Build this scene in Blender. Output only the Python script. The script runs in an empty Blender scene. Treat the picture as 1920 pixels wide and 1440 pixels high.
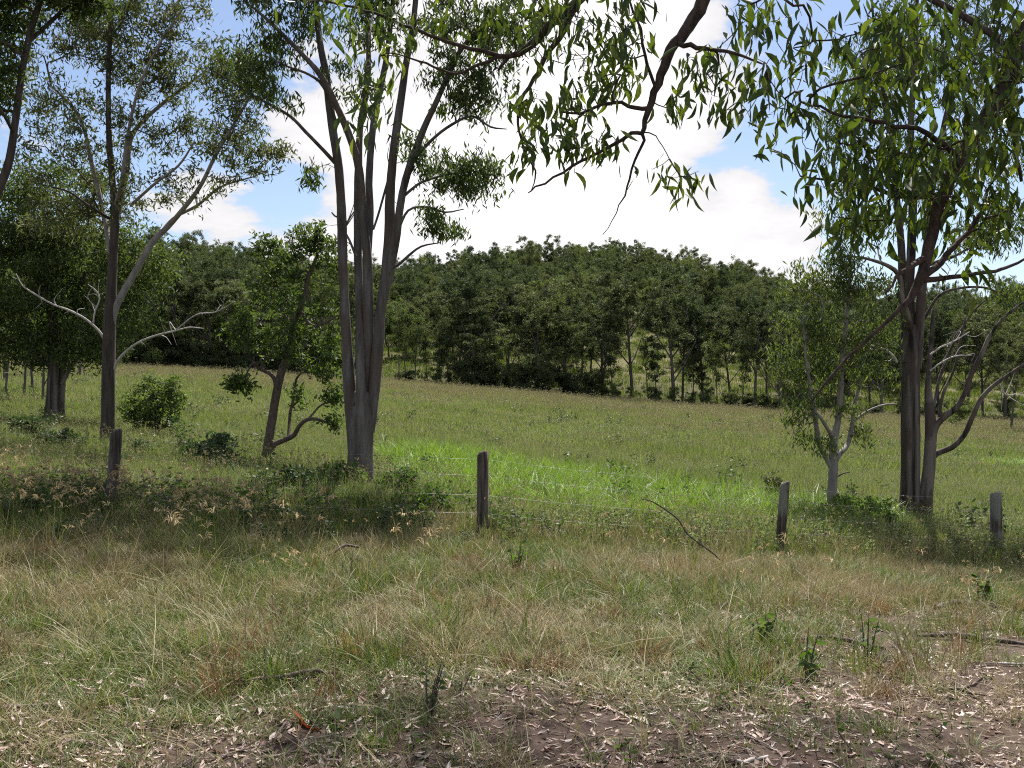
import bpy, math
import numpy as np
from mathutils import Vector, Matrix, Euler

R = math.radians
sc = bpy.context.scene
col = sc.collection

# ------------------------------------------------------------------ camera
EYE = 1.6
F = 1844.0                      # focal length in pixels of a 1920 x 1440 frame
PITCH = math.atan(20 / F)       # horizon a little below the middle row
cam_d = bpy.data.cameras.new('camera')
cam_d.sensor_width = 36.0
cam_d.lens = 36.0 * F / 1920
cam_d.clip_start = 0.05
cam_d.clip_end = 3000
cam = bpy.data.objects.new('camera', cam_d)
col.objects.link(cam)
cam.location = (0, 0, EYE)
cam.rotation_euler = (R(90) + PITCH, 0, 0)
sc.camera = cam

# ------------------------------------------------------------------ sun, sky, exposure
SUN_EL, SUN_AZ = R(57), R(14)   # azimuth to the right of straight ahead (+Y)
sd = bpy.data.lights.new('sun', 'SUN')
sd.energy = 5.0
sd.angle = R(0.55)
sd.color = (1.0, 0.955, 0.88)
sun = bpy.data.objects.new('sun', sd)
col.objects.link(sun)
sdir = Vector((math.sin(SUN_AZ) * math.cos(SUN_EL), math.cos(SUN_AZ) * math.cos(SUN_EL), math.sin(SUN_EL)))
sun.rotation_euler = sdir.to_track_quat('Z', 'Y').to_euler()

sc.view_settings.view_transform = 'Standard'
sc.view_settings.look = 'None'
sc.view_settings.gamma = 1.0
sc.view_settings.use_curve_mapping = False
sc.view_settings.exposure = 1.1
sc.cycles.max_bounces = 3
sc.cycles.diffuse_bounces = 2
sc.cycles.glossy_bounces = 2
sc.cycles.transparent_max_bounces = 4
sc.cycles.use_denoising = False
sc.cycles.use_adaptive_sampling = True
sc.cycles.adaptive_threshold = 0.02
sc.cycles.filter_width = 1.1

world = bpy.data.worlds.new('World')
sc.world = world
world.use_nodes = True


def pix_dir(px, py):
    v = Vector(((px - 960) / F, (720 - py) / F, -1))
    v.rotate(Euler((R(90) + PITCH, 0, 0)))
    return v.normalized()


def build_world():
    nt = world.node_tree
    N, L = nt.nodes, nt.links
    N.clear()
    out = N.new('ShaderNodeOutputWorld')
    bg = N.new('ShaderNodeBackground')
    bg.inputs['Strength'].default_value = 0.066
    L.new(bg.outputs[0], out.inputs['Surface'])
    sky = N.new('ShaderNodeTexSky')
    sky.sky_type = 'NISHITA'
    sky.sun_disc = False
    sky.sun_elevation = SUN_EL
    sky.sun_rotation = SUN_AZ
    sky.air_density = 1.0
    sky.dust_density = 0.6
    sky.ozone_density = 2.2
    tc = N.new('ShaderNodeTexCoord')

    def math_(op, a, b=None, clamp=False):
        n = N.new('ShaderNodeMath')
        n.operation = op
        n.use_clamp = clamp
        for i, v in enumerate((a, b)):
            if v is None:
                continue
            if isinstance(v, (int, float)):
                n.inputs[i].default_value = v
            else:
                L.new(v, n.inputs[i])
        return n.outputs[0]
    # cloud plane: direction projected on a layer overhead
    sep = N.new('ShaderNodeSeparateXYZ')
    L.new(tc.outputs['Generated'], sep.inputs[0])
    den = math_('ADD', math_('MAXIMUM', sep.outputs['Z'], 0.0), 0.22)
    cx = math_('DIVIDE', sep.outputs['X'], den)
    cy = math_('DIVIDE', sep.outputs['Y'], den)
    cb = N.new('ShaderNodeCombineXYZ')
    L.new(cx, cb.inputs[0]); L.new(cy, cb.inputs[1])
    cb.inputs[2].default_value = 3.7

    def noise(scale, det, rough):
        n = N.new('ShaderNodeTexNoise')
        n.inputs['Scale'].default_value = scale
        n.inputs['Detail'].default_value = det
        n.inputs['Roughness'].default_value = rough
        L.new(cb.outputs[0], n.inputs['Vector'])
        return n.outputs['Fac']
    cov = math_('ADD', noise(1.5, 8, 0.58), 0.03)
    cov = math_('ADD', cov, math_('MULTIPLY', math_('SUBTRACT', noise(4.6, 8, 0.62), 0.5), 0.62))
    # the clouds' own places: banks (+) and clear gaps (-)
    for px, py, k, amp in ((1080, 230, 30, .34), (1180, 40, 40, .16), (450, 400, 160, .34), (570, 240, 300, .30), (1440, 440, 500, .22), (1400, 370, 2500, .22), (20, 240, 150, .2), (780, 460, 120, .20),
                           (1420, 470, 260, .16), (1180, 400, 160, .2),
                           (400, 120, 55, -.34), (580, 360, 500, -.34), (150, 60, 60, -.2), (1380, 385, 400, -.40), (1560, 60, 90, -.25),
                           (1850, 250, 40, -.26), (520, 310, 500, -.2), (830, 430, 900, -.16), (930, 380, 300, -.06)):
        d = pix_dir(px, py)
        dt = N.new('ShaderNodeVectorMath')
        dt.operation = 'DOT_PRODUCT'
        L.new(tc.outputs['Generated'], dt.inputs[0])
        dt.inputs[1].default_value = d
        e = math_('EXPONENT', math_('MULTIPLY', math_('SUBTRACT', dt.outputs['Value'], 1.0), float(k)))
        cov = math_('ADD', cov, math_('MULTIPLY', e, amp))
    rmp = N.new('ShaderNodeMapRange')
    rmp.interpolation_type = 'SMOOTHSTEP'
    rmp.inputs['From Min'].default_value = 0.5
    rmp.inputs['From Max'].default_value = 0.62
    L.new(cov, rmp.inputs['Value'])
    shade = N.new('ShaderNodeMapRange')
    shade.inputs['From Min'].default_value = 0.5
    shade.inputs['From Max'].default_value = 1.0
    shade.inputs['To Min'].default_value = 5.8
    shade.inputs['To Max'].default_value = 9.0
    L.new(cov, shade.inputs['Value'])
    ccol = N.new('ShaderNodeVectorMath')
    ccol.operation = 'SCALE'
    ccol.inputs[0].default_value = (1.0, 0.985, 1.0)
    L.new(shade.outputs[0], ccol.inputs['Scale'])
    tint = N.new('ShaderNodeMix')
    tint.data_type = 'RGBA'
    tint.blend_type = 'MULTIPLY'
    tint.inputs['Factor'].default_value = 1.0
    tint.inputs['B'].default_value = (1.06, 1.0, 1.0, 1)
    L.new(sky.outputs[0], tint.inputs['A'])
    mix = N.new('ShaderNodeMix')
    mix.data_type = 'RGBA'
    L.new(rmp.outputs[0], mix.inputs['Factor'])
    L.new(tint.outputs['Result'], mix.inputs['A'])
    L.new(ccol.outputs[0], mix.inputs['B'])
    L.new(mix.outputs['Result'], bg.inputs['Color'])


build_world()

# ------------------------------------------------------------------ helpers


def P(px, py, d):
    """world point seen at pixel (px, py) of the frame at forward distance d"""
    v = pix_dir(px, py)
    s = d / v.y
    return np.array((v.x * s, d, EYE + v.z * s))


def _hash(ix, iy, seed):
    h = (ix.astype(np.int64) * 374761393 + iy.astype(np.int64) * 668265263 + seed * 974634777) & 0x7fffffff
    h = ((h ^ (h >> 13)) * 1274126177) & 0x7fffffff
    return ((h ^ (h >> 16)) & 0xffff) / 65535.0


def vnoise(x, y, seed=0):
    x = np.asarray(x, float); y = np.asarray(y, float)
    ix = np.floor(x).astype(np.int64); iy = np.floor(y).astype(np.int64)
    fx = x - ix; fy = y - iy
    fx = fx * fx * (3 - 2 * fx); fy = fy * fy * (3 - 2 * fy)
    a = _hash(ix, iy, seed); b = _hash(ix + 1, iy, seed)
    c = _hash(ix, iy + 1, seed); d = _hash(ix + 1, iy + 1, seed)
    return (a * (1 - fx) + b * fx) * (1 - fy) + (c * (1 - fx) + d * fx) * fy


def fbm(x, y, seed=0, octv=3):
    s = 0; a = .5; t = 0
    for o in range(octv):
        s = s + a * vnoise(np.asarray(x) * 2 ** o, np.asarray(y) * 2 ** o, seed + o); t += a; a *= .55
    return s / t


def sstep(a, b, x):
    t = np.clip((np.asarray(x, float) - a) / (b - a), 0, 1)
    return t * t * (3 - 2 * t)


AY = [-40, 0, 5, 12.5, 16, 22, 35, 60, 85, 110, 118, 130]
AZ = [0.3, 0, -.03, -.28, -.38, -.42, -.49, .05, .85, 1.75, 1.6, 1.7]
BY = [-40, 0, 5, 12.5, 16, 35, 110, 200]
BZ = [-.02, -.02, -.04, -.095, -.085, -.075, -.085, -.07]


def height(x, y):
    x = np.asarray(x, float); y = np.asarray(y, float)
    a = np.interp(y, AY, AZ); b = np.interp(y, BY, BZ)
    z = a + b * 45 * np.tanh(x / 45)
    # wooded hill beyond the field
    X = x * 260 / np.maximum(y, 60)
    ridge = 20.0 + 12.0 * np.exp(-((X - 24) / 44) ** 2) + 7 * np.exp(-((X + 95) / 38) ** 2)
    t = np.clip((y - 122) / 138, 0, 1)
    z = z + ridge * (t ** .85) * (1 - .45 * sstep(262, 420, y))
    near = 1 - sstep(30, 60, y)
    z = z + near * (.05 * (fbm(x * .9, y * .9, 11) - .5) + .02 * (fbm(x * 4, y * 4, 12) - .5))
    z = z + .35 * sstep(16, 60, y) * (fbm(x * .12, y * .12, 13) - .5)
    return z


def hz(x, y):
    return float(height(np.array([x]), np.array([y]))[0])


def mesh_np(name, V, Q=None, T=None, smooth=False, mats=(), mat_idx=None):
    """mesh from numpy vertices, quads and triangles"""
    me = bpy.data.meshes.new(name)
    V = np.asarray(V, np.float32)
    Q = np.zeros((0, 4), np.int32) if Q is None or len(Q) == 0 else np.asarray(Q, np.int32)
    T = np.zeros((0, 3), np.int32) if T is None or len(T) == 0 else np.asarray(T, np.int32)
    nq, nt_ = len(Q), len(T)
    me.vertices.add(len(V))
    me.vertices.foreach_set('co', V.ravel())
    me.loops.add(nq * 4 + nt_ * 3)
    me.loops.foreach_set('vertex_index', np.concatenate([Q.ravel(), T.ravel()]).astype(np.int32))
    me.polygons.add(nq + nt_)
    ls = np.concatenate([np.arange(nq) * 4, nq * 4 + np.arange(nt_) * 3]).astype(np.int32)
    me.polygons.foreach_set('loop_start', ls)
    if smooth:
        me.polygons.foreach_set('use_smooth', np.ones(nq + nt_, bool))
    for m in mats:
        me.materials.append(m)
    if mat_idx is not None:
        me.polygons.foreach_set('material_index', np.asarray(mat_idx, np.int32))
    me.update(calc_edges=True)
    me.validate()
    return me


class MB:
    """collects vertices, quads and triangles of one mesh"""
    def __init__(s):
        s.V = []; s.Q = []; s.T = []; s.mq = []; s.mt = []; s.n = 0

    def add(s, V, Q=None, T=None, m=0):
        V = np.asarray(V, float).reshape(-1, 3)
        if Q is not None and len(Q):
            Q = np.asarray(Q).reshape(-1, 4); s.Q.append(Q + s.n); s.mq.append(np.full(len(Q), m))
        if T is not None and len(T):
            T = np.asarray(T).reshape(-1, 3); s.T.append(T + s.n); s.mt.append(np.full(len(T), m))
        s.V.append(V); s.n += len(V)

    def mesh(s, name, mats, smooth=False, origin=None):
        V = np.concatenate(s.V) if s.V else np.zeros((0, 3))
        if origin is not None:
            V = V - np.asarray(origin)
        Q = np.concatenate(s.Q) if s.Q else None
        T = np.concatenate(s.T) if s.T else None
        mi = np.concatenate(s.mq + s.mt) if (s.mq or s.mt) else None
        return mesh_np(name, V, Q, T, smooth, mats, mi)


def link(name, me, parent=None):
    o = bpy.data.objects.new(name, me)
    col.objects.link(o)
    if parent is not None:
        o.parent = parent
    return o


def tag(o, label, cat, group=None, kind=None):
    if label: o['label'] = label
    if cat: o['category'] = cat
    if group: o['group'] = group
    if kind: o['kind'] = kind
    return o


def thing(name, label, cat, loc, group=None):
    o = bpy.data.objects.new(name, None)
    o.empty_display_size = .2
    col.objects.link(o)
    o.location = [float(v) for v in loc]
    return tag(o, label, cat, group)


def unit(v):
    v = np.asarray(v, float)
    return v / np.maximum(np.linalg.norm(v, axis=-1, keepdims=True), 1e-9)


def tube(mb, pts, rad, sides=8, m=0, rough=0.0, rng=None, cap=True):
    pts = np.asarray(pts, float); rad = np.asarray(rad, float)
    n = len(pts)
    tan = unit(np.gradient(pts, axis=0))
    ref = np.array((1., 0, 0)) if abs(tan[0][0]) < .9 else np.array((0, 1., 0))
    u = ref - tan[0] * ref.dot(tan[0]); u /= np.linalg.norm(u)
    ang = np.arange(sides) * 2 * np.pi / sides
    ca, sa = np.cos(ang), np.sin(ang)
    rings = []
    lob = None
    if rough and rng is not None:
        lob = rng.normal(0, rough, sides)
    for i in range(n):
        u = u - tan[i] * u.dot(tan[i]); u = u / max(np.linalg.norm(u), 1e-9)
        w = np.cross(tan[i], u)
        r = np.full(sides, rad[i])
        if lob is not None:
            lob = lob * .8 + rng.normal(0, rough * .6, sides)
            r = r * (1 + lob)
        rings.append(pts[i] + r[:, None] * (ca[:, None] * u + sa[:, None] * w))
    V = np.concatenate(rings)
    base = np.arange(n - 1)[:, None] * sides
    k = np.arange(sides)[None]; k2 = (k + 1) % sides
    Q = np.stack([base + k, base + k2, base + sides + k2, base + sides + k], -1).reshape(-1, 4)
    T = None
    if cap:
        V = np.vstack([V, pts[-1] + tan[-1] * rad[-1] * .3])
        c = len(V) - 1
        o = (n - 1) * sides
        T = [(o + i, o + (i + 1) % sides, c) for i in range(sides)]
    mb.add(V, Q, T, m)


def spline(ctrl, step):
    """Catmull-Rom through rows of ctrl (any width; first three columns are xyz)"""
    c = np.asarray(ctrl, float)
    if len(c) == 2:
        k = max(2, int(np.linalg.norm(c[1, :3] - c[0, :3]) / step) + 1)
        t = np.linspace(0, 1, k)[:, None]
        return c[0] * (1 - t) + c[1] * t
    e = np.vstack([2 * c[0] - c[1], c, 2 * c[-1] - c[-2]])
    out = []
    for i in range(1, len(e) - 2):
        p0, p1, p2, p3 = e[i - 1], e[i], e[i + 1], e[i + 2]
        k = max(2, int(np.linalg.norm(p2[:3] - p1[:3]) / step) + 1)
        t = np.linspace(0, 1, k, endpoint=False)[:, None]
        out.append(.5 * ((2 * p1) + (-p0 + p2) * t + (2 * p0 - 5 * p1 + 4 * p2 - p3) * t ** 2 + (-p0 + 3 * p1 - 3 * p2 + p3) * t ** 3))
    out.append(c[-1:])
    return np.vstack(out)


def grow(hp, hd, A, rng, seg=.35, lift=.25, wob=.1, upcost=.6):
    """join attractor points A to the skeleton hp (directions hd); returns nodes, parents"""
    n0 = len(hp)
    cap = n0 + len(A) * 40 + 10
    Pn = np.zeros((cap, 3)); Dn = np.zeros((cap, 3)); par = np.full(cap, -1, int)
    Pn[:n0] = hp; Dn[:n0] = hd
    n = n0
    d0 = np.array([np.min(np.linalg.norm(hp - a, axis=1)) for a in A])
    ends = []
    for ai in np.argsort(d0):
        a = A[ai]
        dv = Pn[:n] - a
        dist = np.linalg.norm(dv, axis=1)
        cost = dist + upcost * np.maximum(0, dv[:, 2])
        j = int(np.argmin(cost)); L_ = dist[j]
        if L_ < .04:
            continue
        k = min(38, max(2, int(L_ / seg)))
        p0 = Pn[j]
        c1 = p0 + (Dn[j] * .3 + np.array((0, 0, lift))) * L_ + rng.normal(0, wob, 3) * L_
        c2 = a + (p0 - a) * .3 + rng.normal(0, wob, 3) * L_
        t = np.linspace(0, 1, k + 1)[1:, None]
        B = (1 - t) ** 3 * p0 + 3 * (1 - t) ** 2 * t * c1 + 3 * (1 - t) * t ** 2 * c2 + t ** 3 * a
        B[:-1] += rng.normal(0, .012, (k - 1, 3)) * min(L_, 2.5)
        prev = j
        for q in range(k):
            if n >= cap: break
            Pn[n] = B[q]; par[n] = prev
            Dn[n] = unit(B[q] - Pn[prev]); prev = n; n += 1
        ends.append(prev)
    return Pn[:n], par[:n], n0


def branch_tubes(mb, Pn, par, n0, r_tip, rng, power=.44, sides=(6, 4, 3), rmax=None):
    n = len(Pn)
    w = np.zeros(n)
    haschild = np.zeros(n, bool)
    for i in range(n0, n):
        haschild[par[i]] = True
    w[n0:][~haschild[n0:]] = 1
    for i in range(n - 1, n0 - 1, -1):
        if par[i] >= n0: w[par[i]] += w[i]
    rad = r_tip * np.maximum(w, 1) ** power
    if rmax is not None: rad = np.minimum(rad, rmax)
    main = {}
    for i in range(n0, n):
        p = par[i]
        if p >= n0 and (p not in main or w[i] > w[main[p]]):
            main[p] = i
    for i in range(n0, n):
        p = par[i]
        if p >= n0 and main.get(p) == i:
            continue
        ch = [i]
        while ch[-1] in main:
            ch.append(main[ch[-1]])
        pts = np.vstack([Pn[p][None], Pn[ch]])
        rr = np.concatenate([[rad[i] * 1.25], rad[ch]])
        rr[-1] *= .5
        s = sides[0] if rr[0] > r_tip * 3.5 else (sides[1] if rr[0] > r_tip * 1.8 else sides[2])
        tube(mb, pts, rr, s, cap=False)


def leaf_quads(C, axis, length, width, rng):
    n = len(C)
    length = np.broadcast_to(np.asarray(length, float), (n,))[:, None]
    width = np.broadcast_to(np.asarray(width, float), (n,))[:, None]
    s = unit(np.cross(axis, rng.normal(0, 1, (n, 3))))
    b = C - axis * length * .5
    t = C + axis * length * .5
    mid = C - axis * length * .1
    V = np.stack([b, mid + s * width * .5, t, mid - s * width * .5], 1).reshape(-1, 3)
    Q = np.arange(n * 4).reshape(-1, 4)
    return V, Q


def clump_leaves(A, k, rc, rng, length, width, droop=.9, flat=.75):
    n = len(A) * k
    c = np.repeat(A, k, 0)
    off = rng.normal(0, 1, (n, 3)); off = unit(off) * (rng.random((n, 1)) ** .55)
    off *= rc * (.6 + .8 * np.repeat(rng.random((len(A), 1)), k, 0))
    off[:, 2] *= flat
    c = c + off
    ax = unit(unit(rng.normal(0, 1, (n, 3))) + np.array((0, 0, -droop)))
    ln = length * (.65 + .7 * rng.random(n)); wd = width * (.7 + .6 * rng.random(n))
    return leaf_quads(c, ax, ln, wd, rng)


# ------------------------------------------------------------------ materials
def nodes_of(name):
    m = bpy.data.materials.new(name)
    m.use_nodes = True
    nt = m.node_tree
    for n in list(nt.nodes): nt.nodes.remove(n)
    return m, nt.nodes, nt.links


def rgba(c): return (c[0], c[1], c[2], 1)


def ramp(N, L, fac, stops):
    r = N.new('ShaderNodeValToRGB')
    els = r.color_ramp.elements
    while len(els) < len(stops): els.new(.5)
    for e, (p, c) in zip(els, stops):
        e.position = p; e.color = rgba(c)
    L.new(fac, r.inputs[0])
    return r.outputs[0]


def mat_leaf(name, stops, trans=(.3, .42, .08), tfac=.35, rough=.6, spec=.25, wi=.6, patch=0.0, patch_scale=.3, patch_col=(.3, .25, .1)):
    """leaf or blade: colour by island and by object, part of the light shines through"""
    m, N, L = nodes_of(name)
    g = N.new('ShaderNodeNewGeometry')
    oi = N.new('ShaderNodeObjectInfo')
    a = N.new('ShaderNodeMath'); a.operation = 'MULTIPLY_ADD'
    L.new(g.outputs['Random Per Island'], a.inputs[0]); a.inputs[1].default_value = wi
    b = N.new('ShaderNodeMath'); b.operation = 'MULTIPLY'
    L.new(oi.outputs['Random'], b.inputs[0]); b.inputs[1].default_value = 1 - wi
    L.new(b.outputs[0], a.inputs[2])
    c = ramp(N, L, a.outputs[0], stops)
    if patch:
        ns = N.new('ShaderNodeTexNoise'); ns.inputs['Scale'].default_value = patch_scale; ns.inputs['Detail'].default_value = 4
        L.new(g.outputs['Position'], ns.inputs['Vector'])
        mr = N.new('ShaderNodeMapRange'); mr.inputs['From Min'].default_value = .45; mr.inputs['From Max'].default_value = .62
        mr.inputs['To Max'].default_value = patch
        L.new(ns.outputs['Fac'], mr.inputs['Value'])
        mx = N.new('ShaderNodeMix'); mx.data_type = 'RGBA'
        L.new(mr.outputs[0], mx.inputs['Factor']); L.new(c, mx.inputs['A']); mx.inputs['B'].default_value = rgba(patch_col)
        c = mx.outputs['Result']
    p = N.new('ShaderNodeBsdfPrincipled')
    L.new(c, p.inputs['Base Color'])
    p.inputs['Roughness'].default_value = rough
    p.inputs['Specular IOR Level'].default_value = spec
    t = N.new('ShaderNodeBsdfTranslucent')
    mt = N.new('ShaderNodeMix'); mt.data_type = 'RGBA'; mt.blend_type = 'MULTIPLY'; mt.inputs['Factor'].default_value = 1
    L.new(c, mt.inputs['A']); mt.inputs['B'].default_value = rgba(trans)
    L.new(mt.outputs['Result'], t.inputs['Color'])
    ms = N.new('ShaderNodeMixShader'); ms.inputs[0].default_value = tfac
    L.new(p.outputs[0], ms.inputs[1]); L.new(t.outputs[0], ms.inputs[2])
    o = N.new('ShaderNodeOutputMaterial')
    L.new(ms.outputs[0], o.inputs['Surface'])
    return m


def mat_bark(name, light, dark, streak=.5, zsc=.12, scale=9., rough=.85, patch=None, patch_amt=.5, bump=.35):
    m, N, L = nodes_of(name)
    tc = N.new('ShaderNodeTexCoord')
    mp = N.new('ShaderNodeMapping'); mp.inputs['Scale'].default_value = (1, 1, zsc)
    L.new(tc.outputs['Object'], mp.inputs['Vector'])
    n1 = N.new('ShaderNodeTexNoise'); n1.inputs['Scale'].default_value = scale; n1.inputs['Detail'].default_value = 6
    n1.inputs['Roughness'].default_value = .65
    L.new(mp.outputs[0], n1.inputs['Vector'])
    lo = .5 - .25 * (1 - streak) - .06
    c = ramp(N, L, n1.outputs['Fac'], ((max(lo, .2), dark), (.5 + .12 * (1 - streak) + .06, light)))
    if patch:
        n2 = N.new('ShaderNodeTexNoise'); n2.inputs['Scale'].default_value = 3.2; n2.inputs['Detail'].default_value = 5
        mp2 = N.new('ShaderNodeMapping'); mp2.inputs['Scale'].default_value = (1, 1, .35)
        L.new(tc.outputs['Object'], mp2.inputs['Vector']); L.new(mp2.outputs[0], n2.inputs['Vector'])
        mr = N.new('ShaderNodeMapRange'); mr.inputs['From Min'].default_value = .5; mr.inputs['From Max'].default_value = .57
        mr.inputs['To Max'].default_value = patch_amt
        L.new(n2.outputs['Fac'], mr.inputs['Value'])
        mx = N.new('ShaderNodeMix'); mx.data_type = 'RGBA'
        L.new(mr.outputs[0], mx.inputs['Factor']); L.new(c, mx.inputs['A']); mx.inputs['B'].default_value = rgba(patch)
        c = mx.outputs['Result']
    p = N.new('ShaderNodeBsdfPrincipled')
    L.new(c, p.inputs['Base Color'])
    p.inputs['Roughness'].default_value = rough
    p.inputs['Specular IOR Level'].default_value = .25
    bp = N.new('ShaderNodeBump'); bp.inputs['Strength'].default_value = bump; bp.inputs['Distance'].default_value = .03
    L.new(n1.outputs['Fac'], bp.inputs['Height'])
    L.new(bp.outputs[0], p.inputs['Normal'])
    o = N.new('ShaderNodeOutputMaterial')
    L.new(p.outputs[0], o.inputs['Surface'])
    return m


M = {}
M['leaf_gum'] = mat_leaf('leaf_gum', ((0, (.03, .05, .018)), (.5, (.055, .078, .028)), (1, (.095, .12, .048))), trans=(1.8, 1.85, .75), tfac=.4)
M['leaf_gum_grey'] = mat_leaf('leaf_gum_grey', ((0, (.035, .05, .024)), (.5, (.065, .078, .038)), (1, (.115, .125, .065))), trans=(1.7, 1.7, .75), tfac=.38)
M['leaf_angophora'] = mat_leaf('leaf_angophora', ((0, (.035, .06, .02)), (.5, (.06, .088, .03)), (1, (.11, .14, .055))), trans=(1.8, 1.9, .7), tfac=.4)
M['leaf_near'] = mat_leaf('leaf_near', ((0, (.018, .032, .012)), (.45, (.034, .056, .016)), (.75, (.06, .092, .02)), (1, (.15, .185, .045))), trans=(2.4, 2.4, .7), tfac=.29, rough=.45)
M['leaf_shrub'] = mat_leaf('leaf_shrub', ((0, (.022, .042, .016)), (.5, (.038, .065, .024)), (1, (.07, .10, .038))), trans=(1.6, 1.8, .7), tfac=.28, rough=.55, spec=.3)
M['leaf_far'] = mat_leaf('leaf_far', ((0, (.026, .040, .022)), (.4, (.047, .065, .032)), (.7, (.074, .09, .043)), (1, (.115, .128, .062))), trans=(1.6, 1.65, .8), tfac=.3, rough=.7, spec=.2, wi=.35)
M['leaf_far_light'] = mat_leaf('leaf_far_light', ((0, (.06, .085, .034)), (.5, (.095, .122, .048)), (1, (.14, .165, .068))), trans=(1.6, 1.7, .7), tfac=.28, rough=.7, spec=.2, wi=.35)
M['weed'] = mat_leaf('weed', ((0, (.035, .062, .02)), (.5, (.06, .10, .03)), (1, (.11, .155, .05))), trans=(1.8, 2.0, .6), tfac=.34, rough=.65, spec=.2)
M['weed_pale'] = mat_leaf('weed_pale', ((0, (.08, .11, .045)), (.5, (.14, .17, .075)), (1, (.26, .28, .15))), trans=(1.4, 1.55, .8), tfac=.36, rough=.7, spec=.2)
M['grass_dry'] = mat_leaf('grass_dry', ((0, (.115, .085, .045)), (.35, (.205, .165, .085)), (.7, (.30, .255, .145)), (.9, (.38, .335, .21)), (1, (.12, .15, .045))), trans=(1.2, 1.15, .9), tfac=.27, rough=.6, spec=.3)
M['grass_rust'] = mat_leaf('grass_rust', ((0, (.11, .06, .035)), (.5, (.19, .115, .06)), (1, (.27, .19, .10))), trans=(1.3, 1.1, .8), tfac=.27, rough=.6, spec=.25)
M['grass_green'] = mat_leaf('grass_green', ((0, (.048, .078, .02)), (.5, (.095, .135, .032)), (.8, (.15, .18, .05)), (1, (.27, .235, .12))), trans=(1.5, 1.55, .7), tfac=.27, rough=.55, spec=.3)
M['grass_field'] = mat_leaf('grass_field', ((0, (.075, .108, .036)), (.5, (.13, .165, .058)), (.85, (.18, .205, .085)), (1, (.26, .24, .14))), trans=(1.4, 1.5, .7), tfac=.34, rough=.6, spec=.25, patch=.5, patch_scale=.25, patch_col=(.18, .175, .095))
M['grass_tan'] = mat_leaf('grass_tan', ((0, (.14, .15, .065)), (.5, (.21, .19, .11)), (1, (.29, .25, .165))), trans=(1.3, 1.25, .9), tfac=.27, rough=.65, spec=.2)
M['grass_lush'] = mat_leaf('grass_lush', ((0, (.08, .145, .022)), (.5, (.145, .222, .036)), (1, (.22, .30, .07))), trans=(1.4, 1.5, .55), tfac=.36, rough=.45, spec=.35)
M['seed'] = mat_leaf('seed', ((0, (.24, .19, .11)), (.5, (.36, .295, .18)), (1, (.48, .41, .27))), trans=(1.2, 1.1, .9), tfac=.36, rough=.7, spec=.2)
M['litter'] = mat_leaf('litter', ((0, (.075, .04, .03)), (.2, (.17, .095, .075)), (.45, (.31, .21, .17)), (.75, (.46, .36, .31)), (1, (.62, .54, .51))), trans=(.9, .75, .65), tfac=.15, rough=.6, spec=.4, wi=.1)
M['orange_leaf'] = mat_leaf('orange_leaf', ((0, (.20, .05, .02)), (1, (.26, .07, .025))), trans=(1.5, .8, .4), tfac=.3, rough=.55, patch=.8, patch_scale=22, patch_col=(.07, .022, .016))
M['bark_middle'] = mat_bark('bark_middle', (.14, .126, .12), (.038, .032, .029), streak=.55, zsc=.13, scale=7, patch=(.085, .062, .05), patch_amt=.75, bump=.7)
M['bark_dark'] = mat_bark('bark_dark', (.075, .06, .052), (.03, .024, .021), streak=.6, zsc=.10, scale=16, bump=.8)
M['bark_pale'] = mat_bark('bark_pale', (.27, .245, .235), (.12, .105, .10), streak=.3, zsc=.2, scale=8, patch=(.19, .16, .14), patch_amt=.6, bump=.3)
M['bark_strip'] = mat_bark('bark_strip', (.15, .126, .112), (.014, .011, .01), streak=.8, zsc=.05, scale=5, patch=(.065, .046, .038), patch_amt=.8, bump=.9)
M['bark_twig'] = mat_bark('bark_twig', (.13, .10, .085), (.05, .037, .032), streak=.5, zsc=.5, scale=20)
M['bark_near'] = mat_bark('bark_near', (.085, .06, .048), (.026, .019, .016), streak=.7, zsc=.4, scale=26, bump=.9)
M['bark_grey'] = mat_bark('bark_grey', (.12, .108, .10), (.045, .038, .035), streak=.5, zsc=.12, scale=6)
M['dead_white'] = mat_bark('dead_white', (.5, .46, .44), (.26, .23, .21), streak=.4, zsc=.4, scale=14)
M['post'] = mat_bark('post', (.125, .10, .088), (.035, .027, .023), streak=.8, zsc=.06, scale=30, patch=(.23, .23, .20), patch_amt=.7, bump=1.0)
M['hollow_shade'] = mat_bark('hollow_shade', (.022, .018, .016), (.008, .007, .006), streak=.6, zsc=.15, scale=20, bump=.8)  # near-black, stands in for the shade inside the trunk hollow
M['dead_wood'] = mat_bark('dead_wood', (.24, .20, .18), (.075, .056, .048), streak=.6, zsc=.6, scale=22, bump=.6)


def mat_wire():
    m, N, L = nodes_of('wire')
    p = N.new('ShaderNodeBsdfPrincipled')
    n = N.new('ShaderNodeTexNoise'); n.inputs['Scale'].default_value = 30
    c = ramp(N, L, n.outputs['Fac'], ((.35, (.12, .10, .085)), (.6, (.26, .26, .27))))
    L.new(c, p.inputs['Base Color'])
    p.inputs['Metallic'].default_value = .8; p.inputs['Roughness'].default_value = .45
    o = N.new('ShaderNodeOutputMaterial'); L.new(p.outputs[0], o.inputs['Surface'])
    return m


M['wire'] = mat_wire()


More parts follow.
